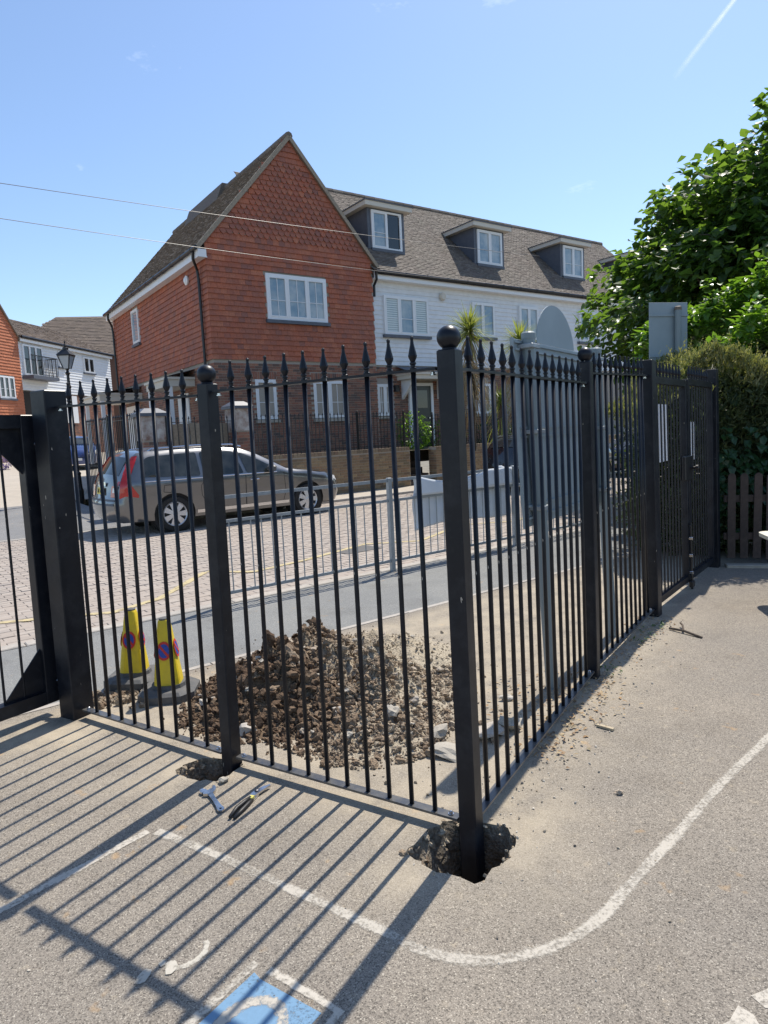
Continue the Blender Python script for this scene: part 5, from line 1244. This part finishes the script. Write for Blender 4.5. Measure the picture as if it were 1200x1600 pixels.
# ---------------------------------------------------------------- no-waiting cones
def cone(x, y, rz, label, zoff=0.0, tilt=0.0):
    o = thing('traffic_cone', label, 'traffic cone', (x, y, zoff), rz, 'yellow no waiting cones behind the left fence panel'); o.rotation_euler = (tilt, 0, rz)
    q = MB(); s = .17; pl = [(s, -.10), (s, .10), (.10, s), (-.10, s), (-s, .10), (-s, -.10), (-.10, -s), (.10, -s)]
    q.prism(pl, 0, .045); pl2 = [(a * .86, b * .86) for a, b in pl]; q.add([(a, b, .045) for a, b in pl] + [(a, b, .062) for a, b in pl2], [(i, (i + 1) % 8, 8 + (i + 1) % 8, 8 + i) for i in range(8)] + [tuple(range(8, 16))]); q.lathe([(.108, .06), (.102, .085)], 14)
    obj('rubber_base', q, CONEB, o)
    def sq(r, z, n=4):
        out = []
        for k in range(4):
            a0 = math.pi / 4 + k * math.pi / 2
            for da in (-.30, -.1, .1, .30): out.append((r * math.cos(a0 + da) * (1 if abs(da) > .2 else 1.06), r * math.sin(a0 + da) * (1 if abs(da) > .2 else 1.06), z))
        return out
    q = MB(); lv = [(.092, .075), (.088, .12), (.067, .28), (.048, .42), (.038, .475), (.034, .485)]; vs = []
    for r, z in lv: vs += sq(r, z)
    fs = [(i * 16 + k, i * 16 + (k + 1) % 16, i * 16 + 16 + (k + 1) % 16, i * 16 + 16 + k) for i in range(len(lv) - 1) for k in range(16)] + [tuple(range(80, 96))]
    q.add(vs, fs); obj('cone_body', q, CONEY, o)
    q = MB(); q.lathe([(.030, .484), (.030, .494), (.022, .498)], 12); obj('top_cap', q, CONEB, o)
    for k in range(4):
        T = Matrix.Rotation(k * math.pi / 2, 4, 'Z') @ Matrix.Translation((.0605, 0, .30)) @ Matrix.Rotation(-.165, 4, 'Y') @ cols((0, 1, 0), (0, 0, 1), (1, 0, 0))
        n = 20; R = .052
        def ring(r, z): return [(r * .84 * math.cos(2 * math.pi * i / n), r * 1.12 * math.sin(2 * math.pi * i / n), z) for i in range(n)]
        q = MB(T); q.add(ring(R, .002), [tuple(range(n))]); sg_ = obj('sign_disc', q, RED, o)
        q = MB(T); q.add(ring(R * .74, .0035), [tuple(range(n))]); obj('blue_field', q, BLUE, sg_)
        q = MB(T); q.add([(-.032, .030, .005), (-.022, .040, .005), (.032, -.030, .005), (.022, -.040, .005)], [(3, 2, 1, 0)]); obj('red_bar', q, RED, sg_)
    return o
cone(-1.70, 4.27, rad(52 + 38), 'yellow no waiting cone standing farther back, beside the thick gate post', .012, .02)
cone(-1.40, 4.04, rad(50 + 45), 'yellow no waiting cone standing nearer, left of the spoil heap')
q = MB()
for i in range(130): put(q, ROCK1[i % 6], Vector((random.gauss(-1.72, .13), random.gauss(4.02, .08), .01)), uni(.008, .03), uni(.3, .8))
obj('rubble', q, CLOD, kind='stuff')

# ---------------------------------------------------------------- tools on the tarmac
wr_ = thing('adjustable_spanner', 'shiny adjustable spanner lying on the tarmac beside the middle post hole', 'spanner', (-.835, 2.805, 0.0), 0)
d = Vector((.09, -.15, 0)).normalized(); wr_.rotation_euler = (0, 0, math.atan2(d.y, d.x))
q = MB(); 
hp_ = [(.0, -.013), (.02, -.011), (.06, -.0085), (.13, -.011), (.152, -.015), (.168, -.013), (.175, 0), (.168, .013), (.152, .015), (.13, .011), (.06, .0085), (.02, .011), (0, .013)]
V_, F_ = cdt(hp_, [[(.156 + .006 * math.cos(a), .006 * math.sin(a)) for a in [k * .785 for k in range(8)]]])
for z, fl in ((.013, 0), (.004, 1)): q.add([(p.x, p.y, z) for p in V_], [f[::-1] if fl else f for f in F_])
q.add([(x, y, z) for z in (.004, .013) for x, y in hp_], [(i, (i + 1) % 13, 13 + (i + 1) % 13, 13 + i) for i in range(13)]); obj('handle', q, STEEL, wr_)
hd = [(.012, -.013), (.012, .013), (-.002, .026), (-.022, .036), (-.044, .036), (-.046, .026), (-.030, .020), (-.022, .006), (-.018, -.010), (-.010, -.028), (.002, -.030)]
q = MB(); q.prism(hd, .002, .017); obj('fixed_jaw', q, STEEL, wr_)
q = MB(); q.prism([(-.016, -.012), (-.014, -.032), (-.030, -.036), (-.048, -.030), (-.050, -.018), (-.036, -.010), (-.024, -.004)], .003, .016); obj('sliding_jaw', q, STEEL, wr_)
q = MB(); q.tube([(-.004, -.028, .010), (-.004, -.004, .010)], .0065, 10); obj('thumb_wheel', q, mat('dark_steel', (.10, .10, .11), rough=.4, metal=.8), wr_)
pl_ = thing('pliers', 'slip joint pliers with black grips lying right of the spanner', 'pliers', (-.615, 2.80, 0), 0)
d = Vector((-.08, -.20, 0)).normalized(); pl_.rotation_euler = (0, 0, math.atan2(d.y, d.x))
q = MB(); q.prism([(-.02, .004), (.0, -.012), (.035, -.016), (.07, -.010), (.075, .004), (.03, .012), (-.012, .020), (-.05, .030), (-.056, .022), (-.03, .008)], .010, .019); j1 = obj('jaw', q, STEEL, pl_)
q = MB(); q.prism([(-.004, -.006), (.02, .012), (.06, .014), (.075, .006), (.06, -.004), (.02, -.016), (-.02, -.016), (-.05, -.004), (-.052, .006), (-.02, .0)], .002, .010); obj('jaw', q, STEEL, pl_)
q = MB(); q.lathe([(.009, 0), (.009, .004), (.004, .006)], 10, (.012, -.004, .019)); obj('pivot_bolt', q, bpy.data.materials['dark_steel'], j1)
q = MB(); q.tube([(.062, -.003, .014), (.10, -.010, .014), (.15, -.016, .013), (.215, -.006, .012)], [.008, .0095, .0095, .007], 8); obj('grip', q, PLIERG, pl_, smooth=True)
q = MB(); q.tube([(.062, .006, .008), (.10, .010, .0095), (.15, .012, .0095), (.21, .012, .008)], [.007, .0095, .0095, .007], 8); obj('grip', q, PLIERG, pl_, smooth=True)
q = MB(); q.prism([(.05, -.009), (.072, -.009), (.072, .010), (.05, .010)], .005, .0195); obj('yellow_collar', q, mat('yellow_collar', (.55, .50, .12)), pl_)

# ---------------------------------------------------------------- cream table at the right edge
tb = thing('table', 'cream rounded table top just entering at the right edge of the playground', 'table', (3.085, 5.11, 0), FANG - rad(70))
def rr_poly(x0, y0, x1, y1, r):
    out = []
    for cx, cy, a in ((x0 + r, y0 + r, 180), (x1 - r, y0 + r, 270), (x1 - r, y1 - r, 0), (x0 + r, y1 - r, 90)):
        for k in range(7): out.append((cx + r * math.cos(rad(a + 15 * k)), cy + r * math.sin(rad(a + 15 * k))))
    return out
q = MB(); q.prism(rr_poly(0, -.05, 1.5, .60, .10), .545, .575); obj('table_top', q, CREAM, tb)
for x in (.25, 1.25):
    for y in (.1, .45): q = MB(); q.tube([(x, y, 0), (x, y, .545)], .025, 8); obj('leg', q, GALV, tb)

# ---------------------------------------------------------------- picket fence on the right
pf = thing('picket_fence', 'dark brown round-topped picket fence in front of the shaded hedge', 'fence', (3.60, 6.98, 0), rad(-15))
pp = [(0, 0), (.075, 0)] + [(.0375 + .0375 * math.cos(k * math.pi / 8), .86 + .0375 * math.sin(k * math.pi / 8)) for k in range(9)]
q = MB(cols((1, 0, 0), (0, 0, 1), (0, -1, 0))); q.prism(pp, 0, .018); me = mesh('picket', q, WOODB)
for k in range(26): obj('picket', me, None, pf, loc=(.03 + k * .122, uni(-.002, .002), .08 + uni(-.008, .008))).rotation_euler = (0, uni(-.008, .008), 0)
q = MB(); q.box(0, .002, .28, 3.3, .045, .35); obj('fence_rail', q, WOODB, pf); q = MB(); q.box(0, .002, .68, 3.3, .045, .75); obj('fence_rail', q, WOODB, pf)
q = MB(); q.bbox(0, -.14, -.05, 3.3, -.02, .03, .006); obj('gravel_board', q, CONC, pf)

# ---------------------------------------------------------------- plants
def rdir(zb=0.0):
    while True:
        v = Vector((uni(-1, 1), uni(-1, 1), uni(-1, 1)))
        if .05 < v.length < 1: v.normalize(); return v
def lumpy_r(v, seed, amp=.28, f=1.9): return 1 + amp * noise.fractal(v * f + Vector((seed, seed * 2, 0)), .9, 2, 3)
# the big broadleaf tree
TC = Vector((8.75, 13.6, 4.15)); TRr = Vector((4.25, 3.75, 2.95))
tr = thing('broadleaf_tree', 'big dense broadleaf tree with heart-shaped leaves behind the hedge at right', 'tree', (8.6, 13.6, 0))
q = MB(); base = Vector((8.6, 13.6, 0)); q.tube([(0, 0, -.1), (.02, .03, 1.2), (-.05, 0, 2.4), (0, .05, 3.6)], [.24, .19, .16, .10], 10); tk = obj('trunk', q, BARK, tr, smooth=True)
brs = MB(); lf = MB(); tips = []
NS = 1100
for i in range(NS):
    v = rdir(); 
    if v.z < -.75: continue
    rr_ = lumpy_r(v, 3.3, .26, 1.8) * (uni(.80, 1.04) if rnd() < .8 else uni(.5, .8))
    tip = TC + Vector((v.x * TRr.x, v.y * TRr.y, v.z * TRr.z)) * rr_
    # only the side that faces the street and playground needs full density
    tips.append((tip, v))
leaf_objs = []
for i, (tip, v) in enumerate(tips):
    out = Vector((v.x, v.y, v.z * .5 + .12)).normalized(); side = out.cross(Vector((0, 0, 1))).normalized()
    base_ = tip - out * uni(.5, .9) - Vector((0, 0, uni(-.1, .25)))
    if i % 3 == 0: brs.tube([base_ - base, (base_ + tip) / 2 - base + Vector((0, 0, .06)), tip - base], [.018, .011, .004], 5, False)
    n = 32
    for k in range(n):
        u = rnd() ** .7; p = base_.lerp(tip, u) + side * random.gauss(0, .20) + Vector((0, 0, random.gauss(0, .12)))
        d = (out * uni(.2, 1) + side * uni(-1, 1) + Vector((0, 0, uni(-.75, .25)))).normalized()
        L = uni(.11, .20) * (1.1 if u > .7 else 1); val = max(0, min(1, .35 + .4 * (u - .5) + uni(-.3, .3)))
        m_ = Vector((0, 0, 1)) + Vector((uni(-.5, .5), uni(-.5, .5), 0))
        facing = -v.x * .55 - v.y * .8
        if len(leaf_objs) < 260 and u > .8 and facing > .15 and k % 3 == 0 and tip.x < 8.8:
            b = MB(); leaf_verts(b, Vector((0, 0, 0)), d, m_, L * 1.1, L * .92, val); leaf_objs.append((b, p))
        else: leaf_verts(lf, p - base, d, m_, L, L * .86, val)
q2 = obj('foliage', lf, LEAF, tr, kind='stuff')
obj('branches', brs, BARK, tr, kind='stuff')
for b, p in leaf_objs: obj('leaf', b, LEAF, tr, loc=tuple(p - base))
core = MB()
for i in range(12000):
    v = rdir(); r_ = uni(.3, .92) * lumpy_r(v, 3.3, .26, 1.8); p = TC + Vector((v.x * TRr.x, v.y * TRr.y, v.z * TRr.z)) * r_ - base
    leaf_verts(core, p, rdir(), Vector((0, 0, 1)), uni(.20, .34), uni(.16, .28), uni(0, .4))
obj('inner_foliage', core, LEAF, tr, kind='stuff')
# conifer hedge behind the gate
hd_ = thing('conifer_hedge', 'feathery olive green conifer hedge behind the double gate and the picket fence', 'hedge', (4.6, 8.2, 0))
q = MB()
def hedge_top(x, y): return 2.22 + .15 * math.sin(x * 2.1 + 1) + .12 * noise.noise(Vector((x * 2.5, y * 2.5, 0))) - max(0, (3.7 - x)) * .8
for i in range(34000):
    x = uni(2.9, 7.2)
    face = rnd()
    y0 = 7.55 - (x - 3.2) * .22 + .10 * noise.noise(Vector((x * 2, 1, 0)))
    lump = .10 * noise.noise(Vector((x * 4, 3, 1)))
    if face < .52:
        tz = hedge_top(x, y0); z = uni(.1, tz); y = y0 + .12 * noise.noise(Vector((x * 5, z * 5, 2))) + abs(random.gauss(0, .07))
    elif face < .93:
        y = y0 + uni(-.05, 1.1); tz = hedge_top(x, y); z = tz + .10 * noise.noise(Vector((x * 6, y * 6, 2))) - abs(random.gauss(0, .07))
    else: x = 2.95 + abs(random.gauss(0, .15)); y = y0 + uni(0, 1.2); tz = hedge_top(x, y); z = uni(.1, max(.3, tz))
    if x < 3.15 and y < 7.5: continue
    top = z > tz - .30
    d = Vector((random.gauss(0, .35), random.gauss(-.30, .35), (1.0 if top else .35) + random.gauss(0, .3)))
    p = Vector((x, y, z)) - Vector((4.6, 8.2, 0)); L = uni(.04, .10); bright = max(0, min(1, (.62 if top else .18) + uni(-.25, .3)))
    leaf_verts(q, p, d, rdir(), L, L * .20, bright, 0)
    for sgn_ in (-1, 1):
        dd = (d.normalized() + d.cross(rdir()).normalized() * .7); leaf_verts(q, p + d.normalized() * L * uni(.2, .6), dd, rdir(), L * .6, L * .15, bright, 0)
for i in range(420):
    x = uni(3.05, 7.0); y = 7.55 - (x - 3.2) * .22 + uni(-.05, .8); z = hedge_top(x, y); d = Vector((random.gauss(0, .25), random.gauss(-.15, .25), 1)).normalized(); H_ = uni(.12, .34)
    for k in range(14):
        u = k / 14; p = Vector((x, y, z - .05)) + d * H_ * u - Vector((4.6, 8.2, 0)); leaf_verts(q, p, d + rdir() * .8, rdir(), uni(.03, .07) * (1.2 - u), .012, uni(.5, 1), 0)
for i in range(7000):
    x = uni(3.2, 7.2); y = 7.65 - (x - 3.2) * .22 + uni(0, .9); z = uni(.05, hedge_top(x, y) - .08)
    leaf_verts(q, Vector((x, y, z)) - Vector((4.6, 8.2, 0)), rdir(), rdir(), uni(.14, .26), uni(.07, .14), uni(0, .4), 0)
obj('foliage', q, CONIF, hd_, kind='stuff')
q = MB()
for k in range(9): x = -1.3 + k * .42; q.tube([(x, .25, 0), (x + uni(-.1, .1), .2, 1.2), (x + uni(-.15, .15), .15, 1.9)], [.04, .03, .01], 6)
obj('inner_stems', q, mat('hedge_shadow_wood', (.05, .045, .03), rough=1), hd_)
# laurel above the hedge
lr = thing('laurel_bush', 'bright green broad-leaved bush growing above the conifer hedge', 'bush', (5.6, 9.7, 0)); q = MB()
for i in range(11500):
    x = uni(-1.6, 3.0); y = uni(-1.45 if x > -1.25 else -.3, .9); tz = (3.22 if y > -.5 else 2.78) + .34 * noise.noise(Vector((x * 1.6, y * 1.5, 4))) + .30 * math.exp(-((x + .25) / .35) ** 2) - max(0, -1.0 - x) * .55
    z = tz - abs(random.gauss(0, .30)); 
    if z < 1.4: continue
    leaf_verts(q, Vector((x, y, z)), Vector((uni(-1, 1), uni(-1, .4), uni(-.5, .6))), Vector((0, 0, 1)), uni(.10, .17), uni(.06, .10), rnd())
for k in range(7):
    x = (-.9, -.25, .1, .8, 1.3, 1.9, -.5)[k]
    for i in range(40):
        u = rnd(); leaf_verts(q, Vector((x + random.gauss(0, .06), -.2 + random.gauss(0, .06), 3.1 + u * .55 * (1.2 if k == 1 else .7))), Vector((uni(-1, 1), uni(-1, 1), uni(-.3, .5))), Vector((0, 0, 1)), uni(.10, .16), uni(.07, .10), rnd())
obj('foliage', q, LAUREL, lr, kind='stuff')
q = MB()
for k in range(7): x = (-.9, -.25, .1, .8, 1.3, 1.9, -.5)[k]; q.tube([(x, -.1, 0), (x, -.15, 2), (x, -.2, 3.3)], [.03, .02, .006], 5)
obj('stems', q, BARK, lr, kind='stuff')
iv = thing('ivy', 'dark broad ivy leaves climbing over the lower hedge behind the picket fence', 'ivy', (4.6, 7.2, 0)); q = MB()
for i in range(900):
    x = uni(-.95, 2.0); z = max(.35, min(1.45, random.gauss(.95, .28))); y = .18 - (x + 1.0) * .22 - abs(random.gauss(0, .06))
    leaf_verts(q, Vector((x, y, z)), Vector((uni(-.8, .8), uni(-.9, -.2), uni(-1, .1))), Vector((0, -.4, 1)), uni(.07, .13), uni(.06, .11), rnd())
obj('foliage', q, IVY, iv, kind='stuff')
# cordylines
def cordyline(label, x, y, zb, zt, n, r, skirt):
    o = thing('cordyline', label, 'palm', (x, y, zb), 0, 'cordyline palms in the front garden'); h = zt - zb
    q = MB(); q.tube([(0, 0, 0), (.03, .02, h * .5), (0, 0, h)], [.10, .08, .07], 8); obj('trunk', q, BARK, o)
    def blade(mb, p, d, L, w_, dr, val):
        d = d.normalized(); s_ = d.cross(Vector((0, 0, 1))); s_ = s_.normalized() if s_.length > .01 else Vector((1, 0, 0)); vs = []; K = 5
        for k in range(K + 1):
            u = k / K; c = p + d * L * u + Vector((0, 0, -dr * L * u * u)); w2 = w_ * (1 - u * .9) * (.6 + .8 * u if u < .3 else 1) / 2; vs += [c - s_ * w2, c + s_ * w2]
        mb.add(vs, [(2 * k, 2 * k + 2, 2 * k + 3, 2 * k + 1) for k in range(K)], val)
    q = MB()
    for i in range(n):
        a = uni(0, 6.283); e = uni(-.45, 1.4); blade(q, Vector((0, 0, h + uni(-.12, .1))), Vector((math.cos(a) * math.cos(e), math.sin(a) * math.cos(e), math.sin(e))), r * uni(.75, 1.1), .045, uni(.05, .45), rnd())
    obj('crown', q, CORDY, o)
    q = MB()
    for i in range(skirt):
        a = uni(0, 6.283); z = h - uni(.05, 1.9); blade(q, Vector((.05 * math.cos(a), .05 * math.sin(a), z)), Vector((math.cos(a), math.sin(a), uni(-.9, .0))), r * uni(.7, 1.2), .04, uni(.5, 1.2), rnd())
    obj('dead_leaf_skirt', q, SKIRT if zt > 3 else CORDY, o)
cordyline('taller spiky cordyline palm rising behind the corner fence post', 2.62, 19.0, 1.0, 4.35, 330, .85, 240)
cordyline('shorter cordyline palm half hidden by the grey sign board', 4.10, 19.4, 1.0, 4.0, 290, .8, 220)
cordyline('low spiky cordyline between the two taller palms', 3.4, 18.8, 1.0, 2.3, 160, .6, 60)
def bush(name, label, cat, c, r, n, L, m, fl=None):
    o = thing(name, label, cat, (c[0], c[1], c[2])); q = MB()
    for i in range(n):
        v = rdir(); p = Vector((v.x * r[0], v.y * r[1], r[2] + v.z * r[2])) * uni(.75, 1.08); leaf_verts(q, p, v + rdir() * .8, Vector((0, 0, 1)), L * uni(.7, 1.2), L * uni(.4, .65), rnd())
    obj('foliage', q, m, o, kind='stuff')
    q = MB()
    for k in range(6): q.tube([(uni(-.1, .1), uni(-.1, .1), 0), (uni(-.5, .5) * r[0], uni(-.5, .5) * r[1], r[2] * 1.4)], [.02, .006], 5)
    obj('stems', q, BARK, o, kind='stuff'); return o
pb_ = st(13.75, 15.9); bush('leafy_shrub', 'bright green leafy shrub in front of the dark door', 'shrub', (pb_.x, pb_.y, 1.08), (.5, .45, .55), 900, .10, LAUREL)
for i, (s_, t_, lb) in enumerate(((15.3, 16.2, 'low green shrub behind the garden wall beneath the first palm'), (17.4, 16.0, 'rounded green shrub behind the garden wall under the shorter palm'), (20.5, 16.2, 'green shrub behind the garden wall right of the sign board'))):
    pb_ = st(s_, t_); bush('garden_shrub', lb, 'shrub', (pb_.x, pb_.y, 1.08), (.7, .5, .4), 700, .10, IVY if i else LAUREL)
bush('lavender_bush', 'purple lavender bush by the far left house', 'bush', (-17.6, 30.5, .85), (.7, .6, .35), 700, .10, LAV)
bush('verge_plants', 'low green plants at the foot of the far left house', 'bush', (-18.3, 36.0, 1.0), (1.2, .6, .25), 500, .14, WEED)
# vapour trail high in the sky
VA, VB = Vector((1150, 2185, 1278)), Vector((970, 2218, 1065))
m = bpy.data.materials.new('vapour'); m.use_nodes = True; n_, l_ = m.node_tree.nodes, m.node_tree.links; p_ = n_['Principled BSDF']; p_.inputs['Base Color'].default_value = (.95, .95, .95, 1); p_.inputs['Roughness'].default_value = 1
tcn = n_.new('ShaderNodeTexCoord'); nt = n_.new('ShaderNodeTexNoise'); nt.inputs['Scale'].default_value = .03; l_.new(tcn.outputs['Object'], nt.inputs['Vector'])
at = n_.new('ShaderNodeAttribute'); at.attribute_name = 'dens'; mu = n_.new('ShaderNodeMath'); mu.operation = 'MULTIPLY'; l_.new(at.outputs['Fac'], mu.inputs[0]); l_.new(nt.outputs[0], mu.inputs[1])
tl_ = n_.new('ShaderNodeBsdfTransparent'); tb_ = n_.new('ShaderNodeBsdfTranslucent'); tb_.inputs[0].default_value = (.95, .95, .95, 1); ms_ = n_.new('ShaderNodeMixShader')
l_.new(mu.outputs[0], ms_.inputs[0]); l_.new(tl_.outputs[0], ms_.inputs[1]); l_.new(tb_.outputs[0], ms_.inputs[2]); l_.new(ms_.outputs[0], n_['Material Output'].inputs[0])
vd_ = (VB - VA).normalized(); K = 40; dens = []; vs = []
vx = vd_.cross(Vector((.4, .75, .5))).normalized()
for k in range(K + 1):
    u = k / K; c = VA - vd_ * 60 + vd_ * ((VB - VA).length + 60) * u
    for j, wv in enumerate((-1, 0, 1)): vs.append(c + vx * wv * (8 + 4 * u)); dens.append((.0 if j != 1 else 1.0) * (1 - u) ** .7)
q = MB(); q.add(vs, [(3 * k + j, 3 * k + j + 1, 3 * k + j + 4, 3 * k + j + 3) for k in range(K) for j in (0, 1)])
vo = obj('vapour_trail', q, m, kind='structure'); a_ = vo.data.attributes.new('dens', 'FLOAT', 'POINT'); a_.data.foreach_set('value', dens)
